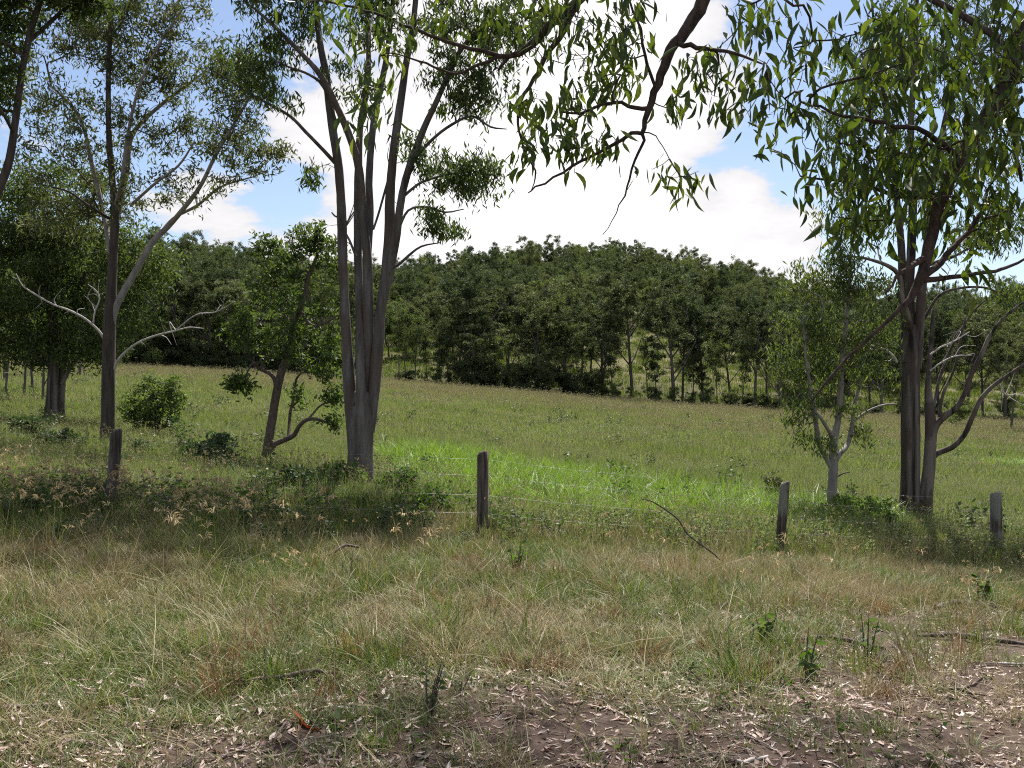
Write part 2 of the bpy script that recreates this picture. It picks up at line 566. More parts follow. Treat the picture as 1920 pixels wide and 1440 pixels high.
def mat_ground():
    m, N, L = nodes_of('ground')
    g = N.new('ShaderNodeNewGeometry')
    at = N.new('ShaderNodeAttribute'); at.attribute_name = 'cover'   # r: turf, g: tan far edge, b: lush
    sp = N.new('ShaderNodeSeparateColor'); L.new(at.outputs['Color'], sp.inputs[0])

    def nz(s, d=5, r=.6):
        n = N.new('ShaderNodeTexNoise'); n.inputs['Scale'].default_value = s; n.inputs['Detail'].default_value = d; n.inputs['Roughness'].default_value = r
        L.new(g.outputs['Position'], n.inputs['Vector']); return n.outputs['Fac']

    def mixc(f, a, b):
        x = N.new('ShaderNodeMix'); x.data_type = 'RGBA'
        for k, v in (('Factor', f), ('A', a), ('B', b)):
            if isinstance(v, tuple): x.inputs[k].default_value = v
            else: L.new(v, x.inputs[k])
        return x.outputs['Result']
    soil = ramp(N, L, nz(7, 8, .7), ((.3, (.05, .033, .027)), (.55, (.095, .068, .056)), (.75, (.17, .125, .105))))
    turf = ramp(N, L, nz(1.1, 7, .7), ((.3, (.045, .048, .02)), (.55, (.08, .082, .034)), (.75, (.13, .105, .058))))  # darkened to stand for the shade in gaps between grass tufts
    tan = ramp(N, L, nz(.5, 6), ((.3, (.15, .15, .06)), (.7, (.25, .19, .10))))
    lush = ramp(N, L, nz(2, 5), ((.3, (.055, .085, .02)), (.7, (.10, .15, .03))))
    c = mixc(sp.outputs[0], soil, turf)
    c = mixc(sp.outputs[1], c, tan)
    c = mixc(sp.outputs[2], c, lush)
    p = N.new('ShaderNodeBsdfPrincipled'); L.new(c, p.inputs['Base Color'])
    p.inputs['Roughness'].default_value = .95; p.inputs['Specular IOR Level'].default_value = .1
    bp = N.new('ShaderNodeBump'); bp.inputs['Strength'].default_value = .8; bp.inputs['Distance'].default_value = .04
    L.new(nz(14, 8, .75), bp.inputs['Height']); L.new(bp.outputs[0], p.inputs['Normal'])
    o = N.new('ShaderNodeOutputMaterial'); L.new(p.outputs[0], o.inputs['Surface'])
    return m


M['ground'] = mat_ground()

# ------------------------------------------------------------------ cover maps (what grows where)


def bare(x, y):
    """0..1: bare soil with litter, strongest at the near right"""
    v = .98 - .20 * (y - 4.4) + .26 * (x - .7) - .03 * np.maximum(0, y - 6)
    v = v + 1.5 * (fbm(x * .8, y * .8, 31) - .5)
    return np.clip(v, 0, 1) * (1 - sstep(8.5, 11, y))


def lush_mask(x, y):
    # the wet hollow in front of the field, and a second one far right
    px = 960 + x / np.maximum(y, 1) * F
    w = 6 * (fbm(x * .35, y * .35, 41) - .5)
    yc = np.interp(px, [650, 720, 850, 1000, 1150, 1300, 1420, 1600, 1700], [22, 25, 23.5, 21.5, 20, 19.5, 19.5, 19.5, 19.5])
    hw = np.interp(px, [690, 740, 800, 1000, 1200, 1330, 1500, 1660, 1720], [0, 4, 7.5, 6.5, 5, 3.2, 2.4, 2.0, 0])
    a = 1 - sstep(.3, 1.25, np.abs(y + w * .5 - yc) / np.maximum(hw, .01))
    b = 1 - sstep(.6, 1.1, np.hypot((x - 26.0) / 4.5, (y - 46 + w * .3) / 4.2))
    # hillside green seen at the right through the trees
    return np.clip(np.maximum(a * (px > 690), b), 0, 1)


def tan_mask(x, y):
    v = sstep(60, 106, y) * .92 + .75 * np.exp(-((y - (62 + .35 * (x - 10))) / 3.2) ** 2) * sstep(3, 16, x)
    v = v * (.55 + .9 * fbm(x * .1, y * .16, 51)) * (1 - sstep(118, 122, y))
    hill = sstep(126, 135, y) * .55 * fbm(x * .05, y * .05, 52)
    return np.clip(v + hill, 0, 1)


def build_ground():
    n = 330
    u = np.linspace(-1, 1, n)
    xs = 900 * np.sinh(u * 6.2) / np.sinh(6.2)
    v = np.linspace(0, 1, n)
    ys = -30 + 34 * v / .12
    ys = np.where(v < .12, ys, 4 + 900 * (np.exp((v - .12) / .88 * 4.9) - 1) / (np.exp(4.9) - 1))
    X, Y = np.meshgrid(xs, ys)
    X = X * (.35 + np.clip(Y, 0, None) / 120 + .25 * (np.abs(X) / 900)).clip(.35, 1) if False else X
    Z = height(X, Y)
    V = np.stack([X, Y, Z], -1).reshape(-1, 3)
    i = np.arange(n - 1)
    a = (i[:, None] * n + i[None]).reshape(-1)
    Q = np.stack([a, a + 1, a + n + 1, a + n], -1)
    me = mesh_np('ground', V, Q, smooth=True, mats=[M['ground']])
    at = me.attributes.new('cover', 'FLOAT_COLOR', 'POINT')
    x, y = V[:, 0], V[:, 1]
    turf = 1 - bare(x, y) * (1 - sstep(12, 14, y))
    turf = np.clip(turf * 1.1 * (.5 + fbm(x * .8, y * .8, 32)) * np.interp(y, [4, 12, 20], [.55, .8, 1]), 0, 1)
    c = np.stack([turf, tan_mask(x, y), lush_mask(x, y), np.ones_like(x)], -1).astype(np.float32)
    at.data.foreach_set('color', c.ravel())
    o = link('ground', me)
    tag(o, 'grassy ground running from the leafy verge over the paddock to the wooded hill', 'ground', kind='structure')


build_ground()

# ------------------------------------------------------------------ trees


def px_tree(name, label, d, base, stems, clumps, bark, leafm, seed, leaf=(.13, .028), k=50, rc=.4, r_tip=.006,
            droop=.9, group=None, twig_mat=None, lift=.25, wob=.1, sides=12, seg=.35, rough=.05, power=.44, upcost=.6, extra=None, crown='foliage'):
    """stems: list of dict(name, pts=[(px,py,rpx,dd)], mat, parent index); clumps: [(px,py,rx,ry,n,dd,depthfactor)] in pixels at distance d"""
    rng = np.random.default_rng(seed)
    m_px = d / F
    b = P(base[0], base[1], d)
    b[2] = hz(b[0], b[1])
    root = thing(name, label, 'tree', b, group)
    hp, hd = [], []
    for s in stems:
        ctrl = []
        for q in s['pts']:
            px, py, r = q[:3]
            dd = q[3] if len(q) > 3 else 0
            p = P(px, py, d + dd)
            ctrl.append((*p, r * (d + dd) / F))
        ctrl = np.array(ctrl)
        if s.get('ground'):
            foot = ctrl[0].copy(); foot[2] = min(foot[2], hz(foot[0], foot[1])) - .3; foot[3] *= 1.35
            knee = ctrl[0].copy(); knee[2] = hz(foot[0], foot[1]) + .02; knee[3] *= 1.25
            ctrl = ctrl.copy()
            if ctrl[0][2] < knee[2] + .15:
                ctrl = ctrl[1:]
            ctrl = np.vstack([foot, knee, ctrl])
        c = spline(ctrl, max(.12, .9 * ctrl[:, 3].max()))
        c[:, 3] = np.maximum(c[:, 3], .004)
        if s.get('dead'):
            c[:, 3] *= .72
        mb = MB()
        if s.get('dead') and len(c) > 6:
            tg = unit(np.gradient(c[:, :3], axis=0))
            for q in range(5):
                ii = int(rng.uniform(.3, .97) * (len(c) - 1))
                dr = unit(tg[ii] * .7 + rng.normal(0, .7, 3) + np.array((0, 0, .25)))
                ln = rng.uniform(.15, .6)
                w0 = c[ii, :3]; w1 = w0 + dr * ln * .5 + rng.normal(0, .03, 3); w2 = w0 + unit(dr + rng.normal(0, .35, 3)) * ln
                tw = spline(np.array([(*w0, c[ii, 3] * .6), (*w1, c[ii, 3] * .4), (*w2, .003)]), .08)
                tube(mb, tw[:, :3], tw[:, 3], 4, cap=False)
        tube(mb, c[:, :3], c[:, 3], s.get('sides', sides if c[:, 3].max() > .05 else 7), rough=rough if c[:, 3].max() > .04 else 0, rng=rng)
        link(s['name'], mb.mesh(s['name'], [M[s.get('mat', bark)]], True, b), root)
        if not s.get('dead'):
            lo = int(len(c) * s.get('from', .35))
            hp.append(c[lo:, :3]); hd.append(unit(np.gradient(c[:, :3], axis=0))[lo:])
    hp = np.concatenate(hp); hd = np.concatenate(hd)
    A = []
    for cl in clumps:
        px, py, rx, ry, n = cl[:5]
        dd = cl[5] if len(cl) > 5 else 0
        df = cl[6] if len(cl) > 6 else 1.0
        o = unit(rng.normal(0, 1, (n, 3))) * rng.random((n, 1)) ** .4
        c = P(px, py, d + dd)
        A.append(c + o * np.array((rx * m_px, max(rx, ry) * m_px * df, ry * m_px)))
    A = np.concatenate(A)
    Pn, par, n0 = grow(hp, hd, A, rng, seg, lift, wob, upcost)
    mb = MB()
    branch_tubes(mb, Pn, par, n0, r_tip, rng, power)
    link('branches', mb.mesh('branches', [M[twig_mat or bark]], True, b), root)['kind'] = 'stuff'
    V, Q = clump_leaves(A, k, rc, rng, leaf[0], leaf[1], droop)
    mb = MB(); mb.add(V, Q)
    o = link(crown, mb.mesh(crown, [M[leafm]], False, b), root)
    o['kind'] = 'stuff'
    return root


def st(name, pts, **k):
    return dict(name=name, pts=pts, **k)


# the many-stemmed grey gum in the middle
px_tree('gum_tree', 'tall grey gum with five stems rising from one hollow trunk behind the wire fence', 17.0, (678, 930), [
    st('trunk', [(677, 915, 23), (676, 850, 24), (675, 800, 26), (677, 770, 25), (680, 735, 17)], ground=True, sides=20),
    st('stem', [(665, 830, 12), (660, 780, 13), (655, 720, 12), (651, 660, 10.5), (646, 560, 9), (643, 477, 9), (637, 333, 8.5), (625, 250, 8), (611, 140, 7), (600, 80, 6), (588, -30, 5), (575, -150, 4), (570, -280, 2.4), (580, -380, 1.2)]),
    st('stem', [(683, 790, 13, .05), (688, 700, 11, .05), (690, 560, 10), (688, 477, 9), (680, 400, 8), (673, 317, 7.5, -.2), (655, 255, 7, -.3), (627, 190, 6, -.5), (600, 140, 5.5, -.6), (560, 95, 4.5, -.7), (510, 45, 3.5, -.8), (470, 10, 2, -.9)]),
    st('stem', [(680, 770, 11, -.1), (676, 690, 9, -.1), (674, 560, 8, .1), (671, 477, 7.5, .2), (672, 333, 7, .4), (676, 233, 6, .5), (690, 150, 5, .7), (690, 60, 4, .9), (685, -80, 2.5, 1.2)]),
    st('stem', [(690, 500, 6, .1), (694, 400, 7, .2), (692, 333, 7, .2), (700, 233, 6.5, .3), (712, 170, 6, .3), (724, 110, 5, .3), (735, 20, 4.5, .4), (745, -100, 3, .5), (750, -200, 2, .5)]),
    st('stem', [(692, 810, 11), (700, 740, 12), (708, 660, 11), (714, 580, 10.5), (724, 520, 11), (730, 440, 9.5), (731, 367, 9), (738, 283, 8.5), (750, 200, 7.5), (762, 117, 6.5), (774, 50, 5.5), (785, -50, 4.5), (800, -170, 3.6), (800, -300, 2.6), (790, -430, 1.2)]),
    st('stem', [(728, 530, 8, .05), (740, 460, 8, -.2), (757, 350, 7, -.4), (787, 260, 6.5, -.5), (817, 193, 5.5, -.6), (840, 143, 5, -.6), (868, 88, 4, -.7), (915, 40, 3, -.8), (960, -10, 2, -.9)]),
    st('limb', [(628, 305, 4), (605, 280, 3.6, -.2), (573, 247, 3.4, -.4), (540, 215, 3, -.5), (473, 178, 2.4, -.6), (440, 157, 1.8, -.7), (405, 135, 1, -.8)]),
    st('limb', [(630, 230, 3.5), (608, 165, 3, -.4), (580, 140, 2.6, -.6), (540, 125, 2, -.7), (500, 105, 1, -.8)]),
    st('limb', [(775, 300, 3.5, -.3), (810, 262, 3, -.5), (845, 235, 2.8, -.7), (885, 218, 2.4, -.8), (920, 238, 2, -.9), (950, 242, 1, -.9)]),
    st('limb', [(752, 372, 3, -.3), (785, 345, 2.6, -.5), (810, 335, 2.2, -.6), (850, 325, 2, -.7), (900, 320, 1, -.8)]),
    st('limb', [(743, 440, 3, -.2), (765, 395, 2.4, -.4), (800, 388, 2.2, -.5), (835, 398, 1.8, -.6), (870, 392, 1, -.7)]),
    st('limb', [(722, 505, 3), (745, 498, 2.8, -.2), (765, 480, 2.6, -.3), (790, 462, 2, -.4), (825, 455, 1, -.5)], **{'from': .6}),
    st('dead_branch', [(700, 430, 3), (710, 400, 3, .1), (730, 330, 3, .2), (745, 290, 2, .3)], dead=True),
    st('dead_branch', [(640, 410, 2.6), (628, 405, 2.4), (622, 398, 2)], dead=True),
    st('dead_branch', [(667, 480, 3.5), (655, 450, 3), (645, 430, 3), (652, 415, 2.4), (665, 395, 1.6)], dead=True),
], [(450, 130, 70, 60, 26, -.6, .8), (520, 150, 70, 70, 22, -.6), (530, 30, 80, 80, 40, -.5), (620, -20, 110, 90, 50), (700, 90, 60, 90, 18), (640, 150, 50, 60, 8),
    (760, -20, 130, 90, 50), (880, 60, 90, 80, 40, -.6), (850, 160, 60, 60, 26, -.6), (900, 175, 55, 55, 28, -.8), (950, 60, 60, 70, 40, -.8),
    (850, 330, 70, 40, 34, -.6, .8), (900, 330, 45, 50, 24, -.7, .8), (830, 430, 40, 22, 12, -.5), (790, 290, 45, 50, 12, -.3), (590, 330, 22, 18, 6, -.2), (800, 400, 30, 30, 8, -.5),
    (700, -180, 220, 110, 150), (560, -110, 90, 90, 50), (880, -110, 120, 90, 60), (680, -330, 200, 110, 130), (800, -420, 150, 100, 80), (560, -250, 120, 100, 60)],
    'bark_middle', 'leaf_gum', 7, leaf=(.14, .03), k=36, rc=.26, r_tip=.0055, twig_mat='bark_twig', droop=1.2)

def hollow():
    # raised dark strip; the shade inside the grey gum's hollow is its colour
    root = [o for o in bpy.data.objects if o.name == 'gum_tree'][0]
    b = np.array(root.location)
    c = P(670.5, 792, 17.0); c[1] -= .205
    mb = MB(); V = []; n, k = 14, 10
    rg = np.random.default_rng(3)
    for i in range(n + 1):
        t = i / n
        w = .062 * math.sin(math.pi * min(1, .08 + .9 * t)) ** .7 * (.75 + .5 * rg.random())
        for a in range(k):
            an = a / (k - 1) * math.pi
            V.append((c[0] + math.cos(an) * w + .02 * math.sin(t * 5), c[1] + .05 - .035 * math.sin(an), c[2] + (t - .5) * .7))
    Q = [(i * k + a, i * k + a + 1, (i + 1) * k + a + 1, (i + 1) * k + a) for i in range(n) for a in range(k - 1)]
    mb.add(V, Q)
    o = link('hollow', mb.mesh('hollow', [M['hollow_shade']], True, b), root)
    o['label'] = 'hollow in the trunk, its inner shade put into dark colour'


hollow()

# the tall dark-trunked gum at the left
px_tree('gum_tree', 'slender gum with dark straight trunk and bare white lower branches behind the left fence post', 22.0, (200, 855), [
    st('trunk', [(200, 850, 14), (202, 800, 12.5), (203, 700, 12), (205, 620, 11.5), (209, 540, 9.5), (212, 480, 8), (216, 400, 7.5), (211, 340, 6), (205, 270, 5.5), (203, 190, 5), (205, 100, 4.4), (210, 0, 4), (214, -110, 3.4), (210, -250, 2.4), (205, -380, 1.2)], ground=True, mat='bark_dark', sides=14),
    st('stem', [(209, 610, 7), (220, 570, 7), (245, 525, 6.5), (285, 455, 6), (315, 425, 5), (345, 390, 4.5, -.3), (375, 350, 4, -.5), (400, 300, 3.4, -.6), (425, 255, 3, -.7), (455, 205, 2.2, -.8), (480, 165, 1.2, -.9)], mat='bark_pale'),
    st('stem', [(215, 440, 5), (225, 380, 5, .3), (238, 320, 4.6, .5), (245, 260, 4.4, .6), (270, 225, 3.8, .7), (310, 190, 3.2, .9), (350, 160, 2.4, 1), (390, 130, 1.4, 1.1)], mat='bark_pale'),
    st('stem', [(208, 480, 5), (198, 420, 4.8, .3), (185, 360, 4.4, .5), (168, 290, 4, .6), (160, 250, 3.4, .7), (140, 205, 2.8, .8), (95, 160, 1.6, 1)], mat='bark_pale'),
    st('stem', [(216, 390, 4), (228, 340, 3.6, -.4), (240, 250, 3.2, -.5), (262, 160, 2.6, -.6), (300, 80, 2, -.7), (340, 20, 1.2, -.8)], mat='bark_pale'),
    st('limb', [(290, 452, 3.4), (325, 410, 3, .3), (370, 385, 2.8, .5), (415, 350, 2.2, .6), (480, 330, 1.2, .7)], mat='bark_pale'),
    st('limb', [(245, 385, 3), (290, 345, 2.6, -.5), (335, 310, 2.2, -.7), (365, 265, 1.4, -.9)], mat='bark_pale'),
    st('limb', [(205, 410, 3), (165, 385, 2.6, -.4), (130, 360, 2, -.6), (95, 350, 1.2, -.8)]),
    st('dead_branch', [(212, 695, 4), (225, 670, 3.6, -.1), (255, 645, 3.2, -.2), (290, 630, 2.8, -.3), (330, 620, 2.2, -.4), (355, 614, 2, -.4), (382, 616, 1, -.4)], dead=True, mat='dead_white'),
    st('dead_branch', [(196, 637, 3.5), (185, 620, 3.2), (160, 598, 3, -.1), (130, 582, 2.8, -.2), (98, 570, 2.4, -.2), (60, 548, 2.2, -.3), (42, 535, 1.6, -.3), (30, 513, .8, -.3)], dead=True, mat='dead_white'),
    st('dead_branch', [(175, 605, 2.4), (178, 585, 2.2), (187, 560, 2), (180, 545, 1.8), (165, 533, 1)], dead=True, mat='dead_white'),
    st('dead_branch', [(330, 618, 1.8, -.4), (368, 590, 1.6, -.5), (405, 585, 1.5, -.6), (440, 565, .8, -.7)], dead=True, mat='dead_white'),
], [(110, 40, 120, 80, 90, .4), (230, 60, 110, 90, 90), (330, 40, 70, 60, 30, -.2), (90, 190, 90, 70, 46, .5), (270, 130, 90, 60, 46, .3), (340, 130, 60, 60, 26, .5),
    (430, 130, 70, 60, 46, -.6), (440, 210, 60, 60, 34, -.6), (470, 290, 55, 50, 24, .2), (400, 290, 60, 60, 24, -.4), (330, 240, 70, 60, 30), (210, 250, 90, 70, 44), (120, 300, 90, 60, 30, .4),
    (510, 285, 50, 20, 14, .5), (350, 350, 70, 50, 16), (250, 370, 70, 50, 22), (170, 380, 80, 60, 34, .5), (100, 400, 80, 50, 30, .4), (200, -80, 220, 80, 110), (230, -230, 200, 100, 110), (330, -180, 120, 90, 60), (200, -370, 140, 90, 70)],
    'bark_dark', 'leaf_gum_grey', 11, leaf=(.15, .034), k=34, rc=.31, r_tip=.007, twig_mat='bark_twig', droop=.8)

# twin-trunked darker tree behind it
px_tree('gum_tree', 'dense dark gum with two close pale-streaked trunks standing in left shade', 30.0, (104, 812), [
    st('trunk', [(97, 808, 12), (97, 760, 11), (100, 700, 10), (100, 620, 9), (92, 540, 8), (85, 470, 6), (80, 400, 4), (75, 340, 2)], ground=True),
    st('trunk', [(113, 808, 8, .3), (114, 760, 8, .3), (116, 700, 7.5, .3), (128, 620, 6, .3), (150, 540, 5, .4), (180, 470, 4, .5), (200, 420, 2, .6)], ground=True),
    st('limb', [(116, 720, 4), (135, 685, 3.6), (165, 650, 3), (190, 630, 2)]),
    st('limb', [(97, 690, 4), (60, 660, 3.6), (25, 640, 3), (-15, 625, 2)]),
], [(40, 430, 110, 90, 130), (150, 480, 110, 90, 120), (60, 570, 110, 80, 120), (180, 590, 90, 70, 70), (270, 500, 60, 80, 50, 1), (130, 660, 90, 40, 50), (10, 660, 60, 50, 30), (-40, 520, 80, 130, 60), (100, 350, 100, 50, 60)],
    'bark_strip', 'leaf_gum', 12, leaf=(.17, .05), k=64, rc=.5, r_tip=.009, twig_mat='bark_twig', droop=.7)

# tree whose stem runs up along the left edge of the view
px_tree('gum_tree', 'gum at the left edge with a curving dark stem crossing the sky', 14.0, (-150, 905), [
    st('trunk', [(-150, 905, 22), (-140, 780, 20), (-110, 620, 18), (-60, 480, 14), (-20, 390, 10), (2, 345, 8.5), (18, 300, 7.5), (30, 220, 6.6), (42, 130, 6), (60, 50, 5.4), (85, -30, 4.6), (110, -130, 4), (120, -230, 2)], ground=True, mat='bark_dark'),
    st('limb', [(52, 80, 4), (90, 45, 4, .3), (130, 10, 3.4, .6), (180, -20, 2, .9)]),
    st('limb', [(26, 250, 3.5), (10, 220, 3, -.3), (-10, 190, 2, -.5)]),
    st('limb', [(-40, 450, 7), (-50, 380, 6, .4), (-70, 280, 5, .6), (-100, 150, 3, .8)]),
], [(60, -20, 110, 50, 60), (120, -90, 120, 60, 80), (-30, 130, 70, 100, 70), (30, 60, 60, 70, 20), (-60, -60, 90, 90, 60), (-130, 250, 80, 120, 60), (170, 0, 60, 30, 20, .6), (60, -220, 150, 100, 90), (-120, -120, 120, 120, 80), (0, -350, 150, 90, 70)],
    'bark_dark', 'leaf_gum', 13, leaf=(.14, .034), k=36, rc=.28, r_tip=.006, twig_mat='bark_twig', droop=.8)

# the crooked small tree left of the grey gum
px_tree('crooked_tree', 'small crooked tree with reddish brown trunk leaning right beside the grey gum', 20.5, (498, 893), [
    st('trunk', [(498, 888, 9.5), (500, 850, 9), (508, 800, 8.5), (518, 740, 8), (527, 700, 7.5), (536, 672, 6.5), (545, 640, 6), (552, 600, 5), (570, 560, 4.4), (578, 520, 4), (592, 485, 3, .2), (600, 450, 2, .3)], ground=True),
    st('limb', [(518, 735, 4.5), (515, 712, 4), (505, 700, 3.6), (488, 692, 3.2), (475, 680, 2.4, -.2), (460, 705, 1.4, -.3)]),
    st('limb', [(505, 845, 6), (516, 832, 5.4), (535, 824, 5), (552, 815, 4.6, -.2), (560, 800, 4, -.3), (575, 787, 3.4, -.4), (595, 786, 3, -.5), (612, 792, 2.4, -.5), (632, 792, 1.4, -.5)]),
    st('limb', [(541, 820, 3.2), (543, 790, 3, .2), (546, 765, 3, .2), (560, 752, 2, .1), (568, 757, 1.2, .1)], ),
    st('limb', [(544, 775, 2.6), (552, 740, 2.4, .2), (556, 710, 2.2, .3), (570, 695, 1.6, .3)]),
    st('limb', [(575, 790, 2.2, -.4), (590, 772, 2, -.3), (605, 758, 1.8, -.2), (640, 750, 1, -.2)]),
    st('limb', [(548, 620, 3.6), (530, 580, 3.2, .3), (515, 540, 3, .4), (500, 500, 2.4, .5), (492, 470, 1.4, .5)]),
    st('limb', [(560, 580, 3.4), (585, 610, 3, -.3), (610, 605, 2.6, -.4), (635, 590, 1.6, -.5)]),
], [(500, 470, 30, 28, 14, .4, .6), (580, 450, 55, 30, 30, .2, .6), (545, 500, 50, 30, 20), (620, 480, 30, 40, 16), (500, 560, 60, 50, 22, .3), (580, 560, 60, 50, 20), (520, 640, 70, 40, 36), (590, 650, 60, 45, 26, -.2), (460, 615, 35, 40, 20),
    (450, 718, 26, 24, 18, -.3, .7), (555, 740, 18, 20, 5, .1), (620, 740, 22, 22, 10, -.2), (628, 790, 12, 14, 6, -.5), (605, 700, 30, 20, 10)],
    'bark_twig', 'leaf_angophora', 14, leaf=(.12, .045), k=34, rc=.24, r_tip=.007, lift=.1, wob=.2, droop=.5)

# pale slender tree at the right
px_tree('gum_tree', 'slender pale-barked young gum forking low, between the two right fence posts', 19.5, (1560, 952), [
    st('trunk', [(1560, 945, 9), (1562, 900, 8.4), (1563, 870, 8), (1563, 825, 7), (1570, 795, 6), (1575, 750, 5.4), (1577, 700, 5), (1581, 650, 4.4), (1588, 590, 3.4), (1592, 530, 2.4), (1596, 480, 1.4)], ground=True),
    st('stem', [(1560, 880, 5), (1551, 862, 5), (1537, 835, 4.6, -.1), (1529, 790, 4.4, -.1), (1524, 750, 4, -.2), (1518, 720, 3.4, -.2), (1510, 660, 2.6, -.3), (1505, 590, 1.4, -.3)]),
    st('stem', [(1567, 865, 5), (1575, 850, 5), (1589, 834, 4.6, .2), (1597, 800, 4, .2), (1602, 760, 3.4, .3), (1612, 720, 2.6, .4), (1625, 660, 1.4, .5)]),
    st('limb', [(1562, 822, 4), (1552, 805, 3.6, -.2), (1540, 785, 3, -.3), (1532, 775, 2, -.3)]),
    st('limb', [(1600, 790, 2.6, .3), (1625, 772, 2.2, .4), (1655, 760, 2, .5), (1682, 757, 1, .5)]),
    st('dead_branch', [(1568, 895, 2), (1580, 888, 1.8), (1594, 885, 1)], dead=True, mat='bark_dark'),
], [(1500, 540, 50, 50, 26), (1560, 520, 60, 45, 40), (1620, 540, 50, 50, 26), (1520, 620, 70, 50, 54), (1600, 620, 60, 50, 44), (1480, 690, 40, 50, 24), (1500, 770, 32, 50, 20, -.2), (1560, 690, 60, 40, 30), (1630, 700, 40, 40, 16),
    (1540, 840, 26, 16, 7, -.2), (1510, 830, 16, 20, 6), (1620, 815, 26, 22, 9, .3), (1590, 770, 30, 25, 7), (1650, 620, 30, 60, 14)],
    'bark_pale', 'leaf_gum', 15, leaf=(.13, .03), k=28, rc=.29, r_tip=.006, twig_mat='bark_pale', droop=1.2)

# big double-trunked gum at the right
px_tree('gum_tree', 'big double-trunked gum with dark peeling bark streaks and bare limbs at right', 20.0, (1712, 985), [
    st('trunk', [(1706, 975, 18), (1707, 900, 17.5), (1707, 800, 17), (1708, 720, 16.5), (1709, 660, 16), (1711, 610, 13)], ground=True, sides=20),
    st('trunk', [(1733, 975, 12, -.1), (1738, 920, 12, -.1), (1743, 860, 11.5, -.05), (1745, 810, 10.5), (1743, 770, 9, .1), (1740, 720, 6, .2), (1745, 650, 4, .3), (1750, 580, 3, .4)], ground=True),
    st('stem', [(1701, 680, 10), (1697, 600, 9, .1), (1692, 540, 8, .2), (1690, 470, 7, .3), (1682, 380, 6, .4), (1672, 280, 5, .5), (1655, 170, 4, .6), (1640, 60, 2.6, .6), (1630, -60, 1.4, .6)]),
    st('stem', [(1708, 680, 11), (1707, 600, 9), (1705, 540, 8.5), (1710, 450, 8), (1712, 350, 7), (1708, 240, 6), (1715, 120, 4.4), (1720, 0, 3), (1722, -120, 1.6)]),
    st('stem', [(1717, 690, 10), (1724, 610, 9, -.1), (1729, 540, 8, -.2), (1738, 460, 7, -.3), (1745, 370, 6, -.4), (1765, 260, 5, -.5), (1790, 140, 3.6, -.6), (1810, 20, 2, -.7)]),
    st('stem', [(1713, 640, 7, .1), (1700, 590, 7, -.25), (1690, 560, 6, -.3), (1687, 520, 5, -.3), (1668, 500, 4, -.4), (1625, 485, 2.6, -.5), (1585, 480, 1.4, -.5)]),
    st('limb', [(1749, 815, 7), (1757, 795, 6.4), (1775, 778, 6, -.1), (1793, 765, 5.4, -.2), (1810, 735, 5, -.3), (1820, 705, 4.4, -.3), (1840, 665, 4, -.4), (1862, 620, 3, -.4), (1900, 580, 2, -.5), (1940, 555, 1, -.5)]),
    st('limb', [(1747, 860, 6), (1757, 850, 6), (1785, 838, 5.6, -.2), (1808, 815, 5.2, -.3), (1822, 785, 5, -.4), (1838, 750, 4.6, -.5), (1860, 725, 4, -.5), (1895, 700, 3.4, -.6), (1930, 675, 2.4, -.6), (1970, 640, 1.2, -.7)]),
    st('limb', [(1745, 790, 3.6), (1755, 740, 3.2, .2), (1765, 700, 3, .3), (1785, 650, 2.4, .3), (1820, 590, 1.8, .4), (1850, 560, 1, .4)], **{'from': .6}),
    st('limb', [(1760, 790, 3), (1768, 740, 3, .1), (1790, 690, 2.4, .2), (1800, 640, 2, .3), (1812, 590, 1.2, .3)], **{'from': .6}),
    st('dead_branch', [(1682, 680, 3.4), (1675, 668, 3.2), (1660, 656, 3), (1633, 648, 2.6)], dead=True, mat='dead_white'),
    st('dead_branch', [(1744, 695, 2.4, .1), (1765, 680, 2.2), (1790, 668, 2), (1822, 666, 1)], dead=True, mat='dead_white'),
    st('dead_branch', [(1744, 665, 2.4), (1765, 650, 2.2), (1785, 642, 2), (1818, 622, 1)], dead=True, mat='dead_white'),
    st('dead_branch', [(1870, 712, 2.6, -.5), (1885, 740, 2, -.4), (1905, 738, 1, -.4)], dead=True, mat='dead_white'),
    st('limb', [(1733, 500, 4, -.2), (1760, 490, 3.6, -.2), (1790, 480, 3, -.2), (1840, 450, 2, -.2), (1880, 420, 1.2, -.2)]),
    st('limb', [(1732, 600, 3), (1760, 555, 2.6), (1800, 540, 2.4), (1850, 540, 2, .1), (1890, 560, 1, .1)], **{'from': .8}),
], [(1640, 150, 90, 90, 60, .5), (1720, 80, 100, 100, 70), (1830, 120, 90, 100, 70, -.5), (1580, 250, 60, 70, 30, .5), (1680, 270, 70, 60, 24), (1850, 280, 80, 80, 50, -.4), (1780, 330, 60, 60, 20), (1590, 400, 60, 60, 24, .4), (1640, 420, 50, 50, 16),
    (1880, 420, 60, 60, 36, -.2), (1820, 450, 60, 40, 20, -.2), (1570, 490, 40, 30, 12, -.5), (1890, 560, 45, 40, 14), (1700, -80, 160, 80, 80), (1860, -40, 110, 80, 50)],
    'bark_strip', 'leaf_gum', 16, leaf=(.14, .03), k=36, rc=.28, r_tip=.006, twig_mat='bark_twig', droop=1.3)

# ------------------------------------------------------------------ the near tree whose branches hang into the view


